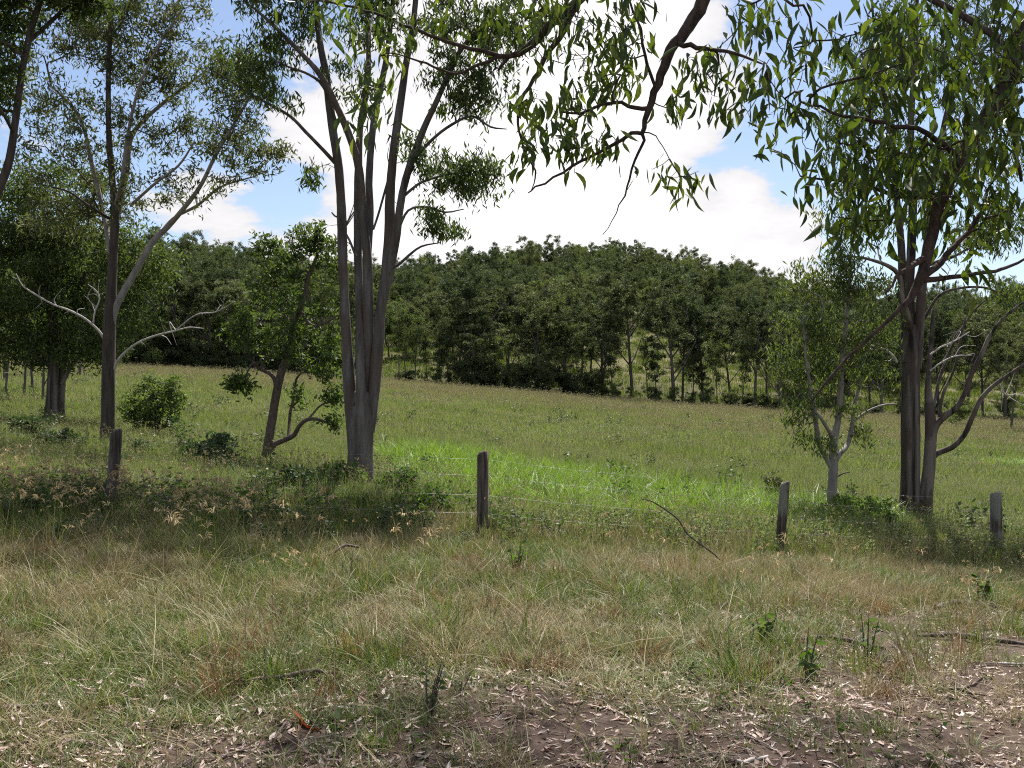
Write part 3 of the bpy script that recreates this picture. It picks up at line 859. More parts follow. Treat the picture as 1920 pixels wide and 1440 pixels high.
def sickle_leaf(curve, fold, n=5):
    """one lance-shaped gum leaf, unit length along -Z, width about .22"""
    V, Q = [], []
    prof = [.03, .72, 1.0, .82, .48, .03] if n == 5 else [.05, .9, .8, .05]
    for i, w in enumerate(prof):
        t = i / (len(prof) - 1)
        x = curve * math.sin(t * math.pi * .9) * .16
        y = -.10 * fold * math.sin(t * 2.5)
        hw = .108 * w
        V += [(x - hw, y + fold * hw * .5, -t), (x, y, -t), (x + hw, y + fold * hw * .5, -t)]
    for i in range(len(prof) - 1):
        a = i * 3
        Q += [(a, a + 1, a + 4, a + 3), (a + 1, a + 2, a + 5, a + 4)]
    return np.array(V), np.array(Q)


def near_tree():
    rng = np.random.default_rng(5)
    b = np.array((3.9, 5.4, 0.)); b[2] = hz(b[0], b[1])
    root = thing('gum_tree', 'nearest gum, its leafy branches hanging down into the view from above right', 'tree', b)
    tr = np.array([(3.9, 5.4, -.3, .30), (3.9, 5.4, .02, .27), (3.88, 5.42, 1.2, .22), (3.82, 5.5, 2.6, .2), (3.7, 5.6, 4.2, .18), (3.5, 5.7, 5.8, .15), (3.2, 5.9, 7.4, .11), (3.0, 6.2, 9.0, .06), (2.9, 6.3, 10, .02)])
    c = spline(tr, .2)
    mb = MB(); tube(mb, c[:, :3], c[:, 3], 16, rough=.06, rng=rng)
    link('trunk', mb.mesh('trunk', [M['bark_near']], True, b), root)
    hp, hd = [], []

    def limb(pts, frm=.2, start=None):
        ctrl = [] if start is None else [np.array(s, float) for s in start]
        for px, py, r, d in pts:
            ctrl.append(np.array((*P(px, py, d), r * d / F)))
        c = spline(np.array(ctrl), .07)
        c[:, 3] = np.maximum(c[:, 3], .0025)
        c[1:-1, :3] += rng.normal(0, .004, (len(c) - 2, 3))
        mb = MB(); tube(mb, c[:, :3], c[:, 3], 9, rough=.05, rng=rng)
        link('limb', mb.mesh('limb', [M['bark_near']], True, b), root)
        lo = int(len(c) * frm)
        hp.append(c[lo:, :3]); hd.append(unit(np.gradient(c[:, :3], axis=0))[lo:])
    # A: the long diagonal limb at the right, ending in a bare drooping twig
    limb([(1930, 40, 20, 5.0), (1880, 170, 16, 5.0), (1810, 280, 14, 5.0), (1762, 380, 12, 5.0), (1742, 460, 11, 5.0), (1722, 530, 9, 5.0), (1690, 575, 5, 5.0), (1655, 610, 4, 5.0), (1590, 670, 3, 5.0), (1550, 715, 2.4, 5.0), (1523, 752, 1.5, 5.0)],
         start=[(3.72, 5.58, 4.0, .10), (3.3, 5.3, 3.95, .08)], frm=.15)
    limb([(1740, 480, 7, 5.0), (1700, 505, 5, 4.9), (1680, 520, 3, 4.85), (1660, 550, 1.6, 4.8)], frm=.9)
    limb([(1728, 522, 7, 5.0), (1765, 490, 6, 5.05), (1800, 450, 5, 5.1), (1840, 400, 4, 5.15), (1850, 360, 2, 5.2)], frm=.2)
    limb([(1730, 525, 6, 5.0), (1790, 518, 4.4, 5.0), (1850, 512, 3.6, 5.05), (1890, 500, 3, 5.1), (1930, 480, 2, 5.1)], frm=.5)
    limb([(1800, 295, 6, 5.0), (1740, 250, 5, 4.9), (1660, 230, 4, 4.85), (1580, 215, 3, 4.8), (1500, 190, 2, 4.8)])
    limb([(1770, 365, 6, 5.0), (1700, 370, 4.6, 5.1), (1630, 350, 3.6, 5.15), (1570, 340, 2.6, 5.2), (1500, 330, 1.6, 5.2)])
    limb([(1905, 100, 8, 5.0), (1820, 40, 7, 5.1), (1730, -10, 6, 5.2), (1620, -30, 4, 5.2), (1500, -20, 3, 5.2), (1400, 10, 1.6, 5.2)])
    limb([(1880, 170, 7, 5.0), (1900, 260, 5, 5.1), (1915, 340, 3, 5.2)])
    # B: the limb that comes down in the middle
    limb([(1420, -170, 16, 6.0), (1345, -60, 14, 6.0), (1310, 20, 12, 6.0), (1283, 60, 10.5, 6.0), (1257, 95, 9.5, 6.0), (1240, 140, 8, 6.0), (1222, 190, 6.5, 6.0), (1210, 225, 5, 6.0), (1204, 250, 4.2, 6.0)],
         start=[(3.55, 5.68, 5.4, .11), (3.0, 5.8, 5.5, .10), (2.3, 5.9, 5.2, .08)], frm=.35)
    limb([(1216, 203, 4.6, 6.0), (1190, 202, 4, 6.0), (1165, 193, 3.6, 6.0), (1130, 196, 3, 6.0), (1090, 212, 2.6, 5.95), (1055, 210, 1.8, 5.9)])
    limb([(1204, 250, 4.4, 6.0), (1185, 250, 4, 6.0), (1150, 270, 3.4, 6.0), (1120, 290, 3, 6.0), (1070, 312, 2.6, 6.0), (1040, 335, 2.2, 6.0), (1005, 352, 1.8, 6.0), (990, 362, 1, 6.0)], frm=.3)
    limb([(1204, 250, 3.4, 6.0), (1203, 275, 2.8, 6.0), (1190, 300, 2.4, 6.0), (1180, 335, 2, 6.0), (1172, 368, 1.6, 6.0), (1160, 385, 1.2, 6.0), (1150, 412, .9, 6.0), (1130, 440, .6, 6.0)], frm=.95)
    limb([(1206, 248, 1.4, 6.0), (1228, 255, 1.2, 5.95), (1240, 275, 1, 5.9), (1255, 298, .9, 5.85)], frm=.6)
    limb([(1232, 170, 3.4, 6.0), (1215, 120, 3, 5.9), (1200, 60, 2.6, 5.8), (1180, 0, 2, 5.8), (1150, -60, 1.2, 5.8)])
    limb([(1270, 80, 5, 6.0), (1320, 90, 4, 5.8), (1380, 100, 3, 5.7), (1430, 120, 1.6, 5.6)])
    # C: the thinner limb running left along the top
    limb([(1200, -130, 13, 6.4), (1120, -40, 11, 6.4), (1075, 10, 9, 6.4), (1030, 50, 8, 6.4), (990, 90, 7, 6.4), (955, 106, 5, 6.4), (900, 95, 4, 6.4), (840, 78, 3.6, 6.4), (770, 52, 3, 6.4), (700, 25, 2.6, 6.3), (620, 5, 2, 6.3), (560, 0, 1.2, 6.3)],
         start=[(3.25, 5.9, 7.1, .10), (2.4, 6.2, 6.9, .09), (1.5, 6.35, 5.8, .07)], frm=.4)
    limb([(1085, 0, 6, 6.4), (1050, 70, 5, 6.4), (1020, 110, 4.6, 6.4), (1000, 150, 4, 6.4), (975, 190, 3, 6.4), (972, 230, 2.4, 6.4), (985, 290, 2, 6.4), (1005, 320, 1.6, 6.4), (995, 360, .8, 6.4)], frm=.3)
    limb([(957, 104, 4, 6.4), (945, 118, 3.4, 6.4), (934, 133, 2.4, 6.4)], frm=.95)
    limb([(950, 104, 3.4, 6.4), (900, 120, 3, 6.4), (855, 138, 2.6, 6.4), (800, 120, 2.2, 6.3), (740, 100, 1.2, 6.2)], frm=.3)
    limb([(700, 25, 2, 6.3), (690, 80, 1.8, 6.1), (685, 150, 1.4, 6.0), (680, 200, .8, 6.0)], frm=.2)

    def cloud(lst):
        A = []
        for px, py, rx, ry, n, d, dz in lst:
            o = unit(rng.normal(0, 1, (n, 3))) * rng.random((n, 1)) ** .45
            m_ = d / F
            A.append(P(px, py, d) + o * np.array((rx * m_, dz, ry * m_)))
        return np.concatenate(A)
    vis = cloud([(1850, 60, 110, 90, 40, 5.0, .6), (1730, 120, 110, 90, 40, 5.0, .6), (1620, 80, 100, 80, 26, 5.0, .5), (1520, 60, 80, 60, 14, 5.1, .4), (1450, 110, 60, 60, 10, 5.2, .3), (1580, 190, 90, 60, 20, 4.9, .4),
                 (1690, 260, 90, 80, 30, 5.0, .5), (1600, 320, 80, 60, 18, 5.1, .4), (1800, 330, 90, 80, 28, 5.1, .5), (1640, 400, 70, 50, 14, 5.1, .4), (1760, 420, 70, 50, 12, 5.1, .4), (1480, 230, 55, 60, 10, 5.0, .3), (1420, 190, 30, 40, 5, 5.2, .3), (1880, 200, 60, 100, 22, 5.0, .5),
                 (1520, 360, 30, 30, 4, 5.2, .2), (1870, 420, 60, 60, 14, 5.1, .4), (1440, 20, 60, 40, 8, 5.2, .3), (1810, 500, 40, 20, 4, 5.0, .2), (1700, 60, 90, 70, 22, 4.4, .3), (1840, 250, 80, 80, 20, 4.5, .3), (1640, 300, 60, 80, 14, 4.6, .3), (1560, 270, 60, 50, 10, 4.8, .3), (1560, 420, 30, 40, 5, 5.1, .2), (1730, 330, 60, 80, 16, 4.7, .3), (1900, 120, 50, 120, 18, 4.6, .3),
                 (1080, 60, 90, 70, 36, 6.2, .5), (1170, 60, 70, 70, 30, 6.0, .5), (1130, 140, 80, 40, 26, 6.0, .4), (1020, 30, 70, 60, 22, 6.4, .4), (1070, 200, 50, 35, 14, 6.0, .3), (1000, 200, 40, 40, 12, 6.3, .3), (1120, 260, 50, 25, 12, 6.0, .25), (1060, 270, 40, 25, 10, 6.0, .25), (985, 280, 30, 40, 9, 6.4, .25),
                 (1255, 200, 35, 30, 6, 5.9, .2), (1320, 150, 60, 60, 14, 5.8, .3), (1360, 60, 60, 60, 14, 5.8, .3), (1280, 330, 40, 22, 7, 5.85, .15), (1230, 310, 20, 15, 3, 5.9, .12), (1380, 200, 40, 40, 5, 5.5, .2),
                 (700, 60, 90, 60, 22, 6.2, .4), (600, 15, 70, 25, 12, 6.3, .3), (690, 160, 22, 50, 9, 6.0, .2), (680, 240, 16, 30, 5, 6.0, .2), (830, 30, 80, 40, 16, 6.4, .4), (930, 40, 60, 50, 16, 6.4, .4), (720, 200, 18, 30, 4, 6.0, .2)])
    up = []  # unseen crown above the view, clumps placed and thickened to dapple the foreground
    for cx, cy, cz, r, n in ((3.2, 6.8, 6.8, 1.2, 34), (1.8, 7.0, 6.3, 1.3, 40), (.4, 6.9, 6.0, 1.1, 30), (3.6, 7.6, 8.0, 1.3, 40), (2.2, 8.0, 7.6, 1.3, 40), (4.8, 6.4, 6.6, 1.2, 30), (3.2, 6.4, 9.6, 1.3, 40), (1.0, 8.2, 6.8, 1.1, 26), (5.0, 5.2, 7.8, 1.2, 30), (3.0, 4.4, 6.6, 1.2, 24), (2.6, 9.2, 8.2, 1.4, 40), (.6, 9.6, 8.0, 1.3, 34), (4.2, 9.0, 8.6, 1.3, 36), (-.6, 8.2, 6.9, .9, 18), (.8, 9.3, 7.2, .9, 80), (2.7, 9.3, 7.6, 1.0, 70), (4.8, 9.5, 7.4, 1.0, 60)):
        o = unit(rng.normal(0, 1, (n, 3))) * rng.random((n, 1)) ** .45
        up.append(np.array((cx, cy, cz)) + o * r * np.array((1, 1, .7)))
    up = np.concatenate(up)
    cU = c[int(len(c) * .55):]
    hp.append(cU[:, :3]); hd.append(unit(np.gradient(cU[:, :3], axis=0)))
    HP, HD = np.concatenate(hp), np.concatenate(hd)
    A = np.concatenate([vis, up])
    Pn, par, n0 = grow(HP, HD, A, rng, .12, .12, .1, .2)
    mb = MB(); branch_tubes(mb, Pn, par, n0, .0022, rng, .5, (5, 4, 3), rmax=.03)
    link('branches', mb.mesh('branches', [M['bark_near']], True, b), root)['kind'] = 'stuff'
    # leaves hang from the outer stretch of every twig
    protos = [sickle_leaf(cv, fo) for cv, fo in ((1, .5), (-1, .5), (.6, 1.0), (-.5, .9), (1.4, .2), (.1, .7))]
    recs = []
    for i, a in enumerate(A):
        k = int(rng.integers(3, 7)) if i < len(vis) else int(rng.integers(13, 20))
        for q in range(k):
            p = a + rng.normal(0, 1, 3) * np.array((.05, .05, .045)) * (1 if i < len(vis) else 2.2)
            ax = unit(rng.normal(0, 1, 3) * .45 + np.array((0, 0, -1.)))
            ln = float(rng.uniform(.065, .145))
            recs.append((p, ax, float(rng.uniform(0, 6.28)), ln, int(rng.integers(0, 6)), i < len(vis), float(rng.uniform(.85, 1.35))))
    # the biggest-looking leaves in view are leaves of their own

    def rot_of(ax, spin):
        z = -Vector(ax)
        q = Vector((0, 0, 1)).rotation_difference(z)
        return (q.to_matrix() @ Matrix.Rotation(spin, 3, 'Z'))

    def in_frame(p):
        u = 960 + p[0] / p[1] * F; v = 740 - (p[2] - EYE) / p[1] * F
        return -10 < u < 1930 and -10 < v < 1440
    vis_idx = sorted((i for i, r in enumerate(recs) if r[5] and in_frame(r[0])), key=lambda i: -recs[i][3] / recs[i][0][1])
    single = set(vis_idx[:300])
    lm = [mesh_np('leaf', pv, pq, smooth=True, mats=[M['leaf_near']]) for pv, pq in protos]
    mb = MB()
    for i, (p, ax, spin, ln, pi, _, wd) in enumerate(recs):
        rm = rot_of(ax, spin)
        if i in single:
            o = link('leaf', lm[pi], root)
            o.matrix_local = Matrix.Translation(Vector(p - b)) @ rm.to_4x4() @ Matrix.Diagonal((ln * wd, ln * wd, ln, 1))
        else:
            V = (protos[pi][0] * np.array((ln * wd, ln * wd, ln))) @ np.array(rm).T + p
            mb.add(V, protos[pi][1])
    o = link('foliage', mb.mesh('foliage', [M['leaf_near']], True, b), root)
    o['kind'] = 'stuff'


near_tree()

# ------------------------------------------------------------------ shrubs and small plants


def shrub(name, label, px, py, d, w, h, seed, n=70, k=60, leaf=(.10, .045), mat='leaf_shrub', stems=5, group=None, low=.1, cat='shrub'):
    rng = np.random.default_rng(seed)
    b = P(px, py, d); b[2] = hz(b[0], b[1])
    root = thing(name, label, cat, b, group)
    hp, hd = [], []
    mbs = MB()
    for i in range(stems):
        a = rng.uniform(0, 6.28); r = rng.uniform(.1, .5)
        end = b + np.array((math.cos(a) * w * .5 * r, math.sin(a) * w * .5 * r, h * rng.uniform(.5, .8)))
        c = spline(np.array([(*(b - (0, 0, .1)), .012 * h + .006), (*(b * .6 + end * .4 + rng.normal(0, .04, 3)), .01 * h + .004), (*end, .004)]), .08)
        tube(mbs, c[:, :3], c[:, 3], 6)
        hp.append(c[2:, :3]); hd.append(unit(np.gradient(c[:, :3], axis=0))[2:])
    link('stems', mbs.mesh('stems', [M['bark_twig']], True, b), root)
    o = unit(rng.normal(0, 1, (n, 3))) * rng.random((n, 1)) ** .35
    A = b + np.array((0, 0, h * (.5 + low * .5))) + o * np.array((w * .46, w * .46, h * .46 * (1 - low)))
    A = A + .2 * w * (np.stack([vnoise(A[:, 0] * 3, A[:, 2] * 3, seed), vnoise(A[:, 1] * 3, A[:, 2] * 3, seed + 1), vnoise(A[:, 0] * 3, A[:, 1] * 3, seed + 2)], -1) - .5) * 2
    Pn, par, n0 = grow(np.concatenate(hp), np.concatenate(hd), A, rng, .12, .1, .1)
    mb = MB(); branch_tubes(mb, Pn, par, n0, .003, rng, .45, (5, 4, 3))
    link('branches', mb.mesh('branches', [M['bark_twig']], True, b), root)['kind'] = 'stuff'
    V, Q = clump_leaves(A, k, .11 * w + .05, rng, leaf[0], leaf[1], .3)
    mb = MB(); mb.add(V, Q)
    fo = link('foliage', mb.mesh('foliage', [M[mat]], False, b), root)
    fo['kind'] = 'stuff'
    return root


shrub('shrub', 'round dark green shrub standing alone in the paddock at left', 291, 818, 27, 1.55, 1.75, 21, n=120, k=40, leaf=(.13, .045), low=.22, mat='leaf_angophora')
shrub('shrub', 'low spreading bush in front of the crooked tree, below the round shrub', 385, 880, 19.5, 1.45, .62, 22, n=70, k=60, low=0)
shrub('shrub', 'small low bush just right of the left fence post', 255, 862, 20, .65, .38, 23, n=34, k=50, low=0)
shrub('shrub', 'low leafy bush left of the dark slender trunk', 110, 850, 20, 1.1, .45, 24, n=50, k=50, low=0)
shrub('shrub', 'bushy dark undergrowth at the foot of the twin trunks', 40, 850, 22, 1.2, .5, 25, n=50, k=50, low=0)
shrub('shrub', 'wispy olive bush out in the paddock left of the slender pale gum', 1453, 862, 22, .62, .75, 26, n=26, k=34, leaf=(.09, .03), mat='leaf_gum_grey', low=.1)
shrub('shrub', 'dark leafy bush behind the fence at the foot of the pale gum', 1600, 950, 18.5, 1.2, .55, 27, n=55, k=50, low=0, mat='weed')
shrub('shrub', 'leafy green bush at the left foot of the grey gum', 618, 950, 15.8, 1.25, .62, 28, n=70, k=60, leaf=(.10, .04), mat='weed', low=0)
shrub('shrub', 'leafy green bush at the right foot of the grey gum', 745, 950, 15.6, .8, .7, 29, n=50, k=46, leaf=(.08, .03), mat='weed', low=0)
shrub('shrub', 'dense dark weeds between the crooked tree and the fence', 540, 960, 14.8, 1.3, .5, 30, n=70, k=60, leaf=(.08, .035), mat='leaf_shrub', low=0)
shrub('shrub', 'greyish bushy weeds in the paddock right of the double-trunked gum', 1800, 945, 20.5, 1.0, .34, 33, n=40, k=40, leaf=(.06, .025), mat='leaf_gum_grey', low=0)
shrub('shrub', 'dark weeds tangled in shade right behind the fence, left of the middle post', 800, 985, 13.8, 1.2, .42, 34, n=60, k=50, leaf=(.07, .03), mat='weed', low=0)

# ------------------------------------------------------------------ far trees


def far_proto(seed, H, W, bare_h, n, k, rc, leaf, lean=.3, tr=.16, fork=3, mat='leaf_far', pointed=0., lobes=12):
    rng = np.random.default_rng(seed)
    mbt = MB()
    top = np.array((rng.normal(0, lean), rng.normal(0, lean), H * .86))
    c = spline(np.array([(0, 0, -.6, tr * 1.3), (0, 0, .1, tr * 1.15), (top[0] * .3 + rng.normal(0, .12), top[1] * .3, H * .35, tr * .8), (*top, tr * .2)]), .8)
    tube(mbt, c[:, :3], c[:, 3], 7)
    hp = [c[int(len(c) * .45):, :3]]; hd = [unit(np.gradient(c[:, :3], axis=0))[int(len(c) * .45):]]
    for i in range(fork):
        t = rng.uniform(.3, .6)
        p0 = c[int(len(c) * t), :3]
        a = rng.uniform(0, 6.28)
        e = p0 + np.array((math.cos(a) * W * .3, math.sin(a) * W * .3, H * rng.uniform(.2, .36)))
        s = spline(np.array([(*p0, tr * .5), (*(p0 * .5 + e * .5 + np.array((0, 0, -.3))), tr * .35), (*e, tr * .12)]), .8)
        tube(mbt, s[:, :3], s[:, 3], 6)
        hp.append(s[:, :3]); hd.append(unit(np.gradient(s[:, :3], axis=0)))
    # lumpy crown: a few big lobes, clumps on them
    A = []
    nl = lobes
    for i in range(nl):
        t = (i + .5) / nl
        zc = bare_h + (H - bare_h) * (.12 + .76 * t)
        wr = W * .5 * (1 - pointed * t) * math.sin(math.pi * min(1, .28 + .62 * (1 - abs(t - .5) * 1.3)))
        a = i * 2.4 + rng.uniform(0, 1)
        q_ = rng.uniform(.35, .85)
        cc = np.array((math.cos(a) * wr * q_ + top[0] * t, math.sin(a) * wr * q_ + top[1] * t, zc + rng.normal(0, .4)))
        m = int(n / nl)
        o = unit(rng.normal(0, 1, (m, 3))) * rng.random((m, 1)) ** .33
        lr = wr * rng.uniform(.36, .58)
        A.append(cc + o * np.array((lr, lr, max(lr * .8, (H - bare_h) * .085))))
    A = np.concatenate(A)
    Pn, par, n0 = grow(np.concatenate(hp), np.concatenate(hd), A, rng, .8, .15, .1)
    branch_tubes(mbt, Pn, par, n0, .012, rng, .45, (5, 4, 3))
    V, Q = clump_leaves(A, k, rc, rng, leaf[0], leaf[1], .55, .8)
    mc = MB(); mc.add(V, Q)
    return mbt.mesh('trunk', [M['bark_grey']], True), mc.mesh('crown', [M[mat]])


protos_tall = [far_proto(100 + i, 15 + (i % 4) * 1.3, 7.4 + (i % 3) * 1.4, 3.9 + (i % 3) * 1.2, 132, 80, .52, (.27, .11), fork=5, lean=.9, mat='leaf_far' if i not in (3, 6) else 'leaf_far_light', pointed=(i % 3) * .14) for i in range(8)]
protos_slim = [far_proto(120 + i, 9 + 1.6 * i, 3.6, 3.0, 50, 46, .5, (.28, .10), tr=.08, fork=3, lean=.7, mat='leaf_far_light' if i else 'leaf_far') for i in range(3)]
protos_bush = [far_proto(130 + i, 4.2 + .6 * i, 4.8, .05, 80, 70, .6, (.28, .12), tr=.08, fork=4, mat='leaf_far' if i != 2 else 'leaf_far_light') for i in range(3)]
protos_hill = [far_proto(140 + i, 11 + (i % 4) * 1.6, 7.0 + (i % 3) * 1.2, 2.0, 120, 95, .72, (.29, .14), fork=4, lean=.9, mat='leaf_far' if i not in (1, 4) else 'leaf_far_light', pointed=(i % 3) * .1) for i in range(8)]


def where(px):
    return 'left of the grey gum' if px < 660 else ('between the grey and pale gums' if px < 1500 else 'behind the right-hand gums')


def plant_tree(name, label, proto, x, y, s, rz, group, cat='tree', sz=None, sink=0):
    o = thing(name, label, cat, (x, y, hz(x, y) - sink), group)
    o.rotation_euler = (0, 0, rz)
    o.scale = (s, s, s if sz is None else sz)
    link('trunk', proto[0], o)
    link('crown', proto[1], o)
    return o


rngF = np.random.default_rng(77)


def edge_y(px):
    return float(np.interp(px, [-200, 230, 700, 1200, 1480, 1700, 2100], [104, 108, 112, 113, 113, 112, 110]))


GE = 'tall trees lining the far edge of the paddock'
nth = 0
ORD = ' first second third fourth fifth sixth seventh eighth ninth tenth eleventh twelfth thirteenth'.split(' ')
for px, sx, sz_, pi in ((215, .9, .8, 0), (262, .85, .72, 1), (310, .95, .85, 2), (352, .9, .78, 4), (400, .95, .8, 5), (446, .85, .74, 0), (492, .9, .75, 1), (540, .85, .72, 2), (588, .9, .78, 3), (636, .85, .72, 4),
                    (868, .95, .82, 5), (905, 1.05, .86, 1), (958, .9, .84, 2), (1008, 1.0, .8, 0), (1052, .95, .86, 4), (1118, 1.1, .98, 1), (1185, 1.15, 1.02, 2), (1262, 1.1, .95, 0), (1330, .95, .95, 5), (1362, .9, .8, 2), (1418, .95, .8, 1),
                    (1468, .95, .86, 4), (1530, 1.0, .9, 0), (1600, 1.0, .86, 2), (1660, .95, .84, 5), (1730, .95, .8, 1), (1800, 1.0, .86, 2), (1870, .95, .8, 4), (1940, 1.0, .9, 0), (170, .9, .8, 5), (120, .95, .8, 2), (60, .9, .8, 1), (0, 1, .85, 0)):
    y = edge_y(px) + rngF.uniform(3, 10)
    x = (px + rngF.uniform(-14, 14) - 960) / F * y
    sx *= rngF.uniform(.85, 1.2); sz_ *= rngF.uniform(.82, 1.18)
    if px < 760 and px > 640:
        continue
    if 860 < px < 1480:
        nth += 1
        lb = '%s tall far-edge gum to the right of the grey many-stemmed gum' % ORD[nth]
    elif px < 760:
        lb = 'tall olive gum at the far paddock edge, left of the grey many-stemmed gum'
    else:
        lb = 'tall olive gum at the far paddock edge, behind the two right-hand gums'
    plant_tree('gum_tree', lb, protos_tall[pi], x, y, sx * 1.05, rngF.uniform(0, 6.28), GE, sz=sz_ * 1.05)
G2 = 'trees in the second rank behind the far edge'
for px in list(range(190, 680, 44)) + [850, 885, 930, 985, 1030, 1090, 1140, 1290, 1440, 1500, 1560, 1630, 1700, 1770, 1840]:
    y = edge_y(px) + rngF.uniform(12, 20)
    x = (px + rngF.uniform(-12, 12) - 960) / F * y
    plant_tree('gum_tree', 'dark gum in the second rank behind the far edge, ' + where(px), protos_tall[int(rngF.integers(0, 8))], x, y, rngF.uniform(.8, 1.0), rngF.uniform(0, 6.28), G2, sz=rngF.uniform(.7, .95))
GS = 'thin young trees along the paddock edge'
for px in (748, 762, 778, 800, 822, 940, 1085, 1150, 1215, 1232, 1300, 1312, 1345, 1390, 1500, 840):
    y = edge_y(px) + rngF.uniform(4, 12)
    plant_tree('young_tree', 'thin straight young tree at the far paddock edge, ' + where(px), protos_slim[int(rngF.integers(0, 3))], (px - 960) / F * y, y, rngF.uniform(.7, .95), rngF.uniform(0, 6.28), GS)
GB = 'dark bushes under the far trees'
for px in list(range(225, 650, 24)) + list(range(742, 1200, 26)) + [1228, 1258, 1292, 1330, 1370, 1400, 1430, 1462, 1495, 1530, 1575, 1640, 1690, 1760, 1810, 1890, 1935, 180, 120, 60, 0]:
    y = edge_y(px) + rngF.uniform(3, 8)
    s = rngF.uniform(.6, 1.0) * (1.35 if px < 660 else 1.15 if 860 < px < 1130 else .6)
    plant_tree('bush', 'dark leafy bush under the far edge trees, ' + where(px), protos_bush[int(rngF.integers(0, 3))], (px + rngF.uniform(-8, 8) - 960) / F * y, y, s, rngF.uniform(0, 6.28), GB, cat='bush', sink=.1)

# trees at mid distance, far left and far right
GL = 'thin dark trees at the far left side of the paddock'
for px, d in ((10, 46), (45, 44), (62, 50), (80, 42), (-30, 40)):
    x = (px - 960) / F * d
    plant_tree('young_tree', 'thin dark-stemmed tree in the shaded stand at the left edge', protos_slim[int(rngF.integers(0, 3))], x, d, rngF.uniform(.6, .8), rngF.uniform(0, 6.28), GL)
for px, d, s, pr, lb in ((1895, 88, .62, protos_tall[1], 'mid green tree on the right beyond the double-trunked gum'), (1800, 96, .55, protos_bush[2], 'light green bushy tree behind the bare limbs of the double-trunked gum'),
                         (10, 60, .7, protos_tall[4], 'leafy tree far back in the shaded left stand'), (150, 75, .7, protos_tall[2], 'leafy tree standing behind the twin-trunked gum')):
    x = (px - 960) / F * d
    plant_tree('tree', lb, pr, x, d, s, 1.0, None)

# the wooded hill
GH = 'trees covering the hill behind the paddock'
cand = []
y = 134.0
row = 0
while y < 276:
    sp = 5.3 + (y - 134) * .004
    half = .60 * y
    x = -half + rngF.uniform(0, sp)
    while x < half:
        xx = x + rngF.normal(0, 1.8); yy = y + rngF.normal(0, 1.8)
        px = 960 + xx / yy * F
        open_slope = yy < 168 and (1150 < px < 1480 or 1740 < px < 1960) and rngF.random() < .8
        open_slope = open_slope or (yy < 150 and 740 < px < 860 and rngF.random() < .8)
        if not open_slope:
            cand.append((xx, yy))
        x += sp
    y += sp * .86
cand.sort(key=lambda c: c[1])
inview = [c for c in cand if abs(c[0] / c[1]) < .53]
outview = [c for c in cand if abs(c[0] / c[1]) >= .53]
for c in inview[:250]:
    plant_tree('hill_tree', ('lower' if c[1] < 165 else 'upper') + ' hillside gum packed in the wood, ' + where(960 + c[0] / c[1] * F), protos_hill[int(rngF.integers(0, 8))], c[0], c[1], rngF.uniform(.55, .85), rngF.uniform(0, 6.28), GH, sz=rngF.uniform(.5, .85))

# ------------------------------------------------------------------ scattering (grass, weeds, litter)


def scatter(name, label, cat, pts, rot, scl, idx, sources):
    """one object: copies of the source meshes stood on points by geometry nodes"""
    c = bpy.data.collections.new(name + '_kinds')
    for i, me in enumerate(sources):
        o = bpy.data.objects.new('%s_kind_%02d' % (name, i), me)
        c.objects.link(o)
    me = bpy.data.meshes.new(name)
    pts = np.asarray(pts, np.float32); n = len(pts)
    me.vertices.add(n)
    me.vertices.foreach_set('co', pts.ravel())
    for nm, arr in (('rot', rot), ('scl', scl)):
        a = me.attributes.new(nm, 'FLOAT_VECTOR', 'POINT')
        a.data.foreach_set('vector', np.asarray(arr, np.float32).ravel())
    a = me.attributes.new('kind_index', 'INT', 'POINT')
    a.data.foreach_set('value', np.asarray(idx, np.int32))
    o = link(name, me)
    ng = bpy.data.node_groups.new(name + '_nodes', 'GeometryNodeTree')
    ng.interface.new_socket('Geometry', in_out='INPUT', socket_type='NodeSocketGeometry')
    ng.interface.new_socket('Geometry', in_out='OUTPUT', socket_type='NodeSocketGeometry')
    N, L = ng.nodes, ng.links
    gi = N.new('NodeGroupInput'); go = N.new('NodeGroupOutput')
    ci = N.new('GeometryNodeCollectionInfo')
    ci.inputs['Collection'].default_value = c
    ci.inputs['Separate Children'].default_value = True
    ci.inputs['Reset Children'].default_value = True
    ip = N.new('GeometryNodeInstanceOnPoints')
    ip.inputs['Pick Instance'].default_value = True

    def attr(nm, t):
        a = N.new('GeometryNodeInputNamedAttribute'); a.data_type = t
        a.inputs['Name'].default_value = nm
        return a.outputs['Attribute']
    L.new(gi.outputs[0], ip.inputs['Points'])
    L.new(ci.outputs[0], ip.inputs['Instance'])
    L.new(attr('kind_index', 'INT'), ip.inputs['Instance Index'])
    e2r = N.new('FunctionNodeEulerToRotation')
    L.new(attr('rot', 'FLOAT_VECTOR'), e2r.inputs[0])
    L.new(e2r.outputs[0], ip.inputs['Rotation'])
    L.new(attr('scl', 'FLOAT_VECTOR'), ip.inputs['Scale'])
    L.new(ip.outputs[0], go.inputs[0])
    md = o.modifiers.new('stand_on_points', 'NODES')
    md.node_group = ng
    tag(o, label, cat, kind='stuff')
    return o


def blade(mb, base, az, h, w, bend, m=0, droop=0.0):
    """one grass blade: a bent, tapering strip"""
    d = np.array((math.cos(az), math.sin(az), 0)); s = np.array((-math.sin(az), math.cos(az), 0))
    ts = (0, .35, .7, 1.0)
    pts = []
    for t in ts:
        p = base + d * (bend * h * t ** 1.8) + np.array((0, 0, h * (t - droop * t ** 3)))
        pts.append(p)
    V = []
    for t, p in zip(ts[:-1], pts[:-1]):
        ww = w * (1 - .55 * t) * .5
        V += [p - s * ww, p + s * ww]
    V.append(pts[-1])
    mb.add(V, [(0, 1, 3, 2), (2, 3, 5, 4)], [(4, 5, 6)], m)
    return pts


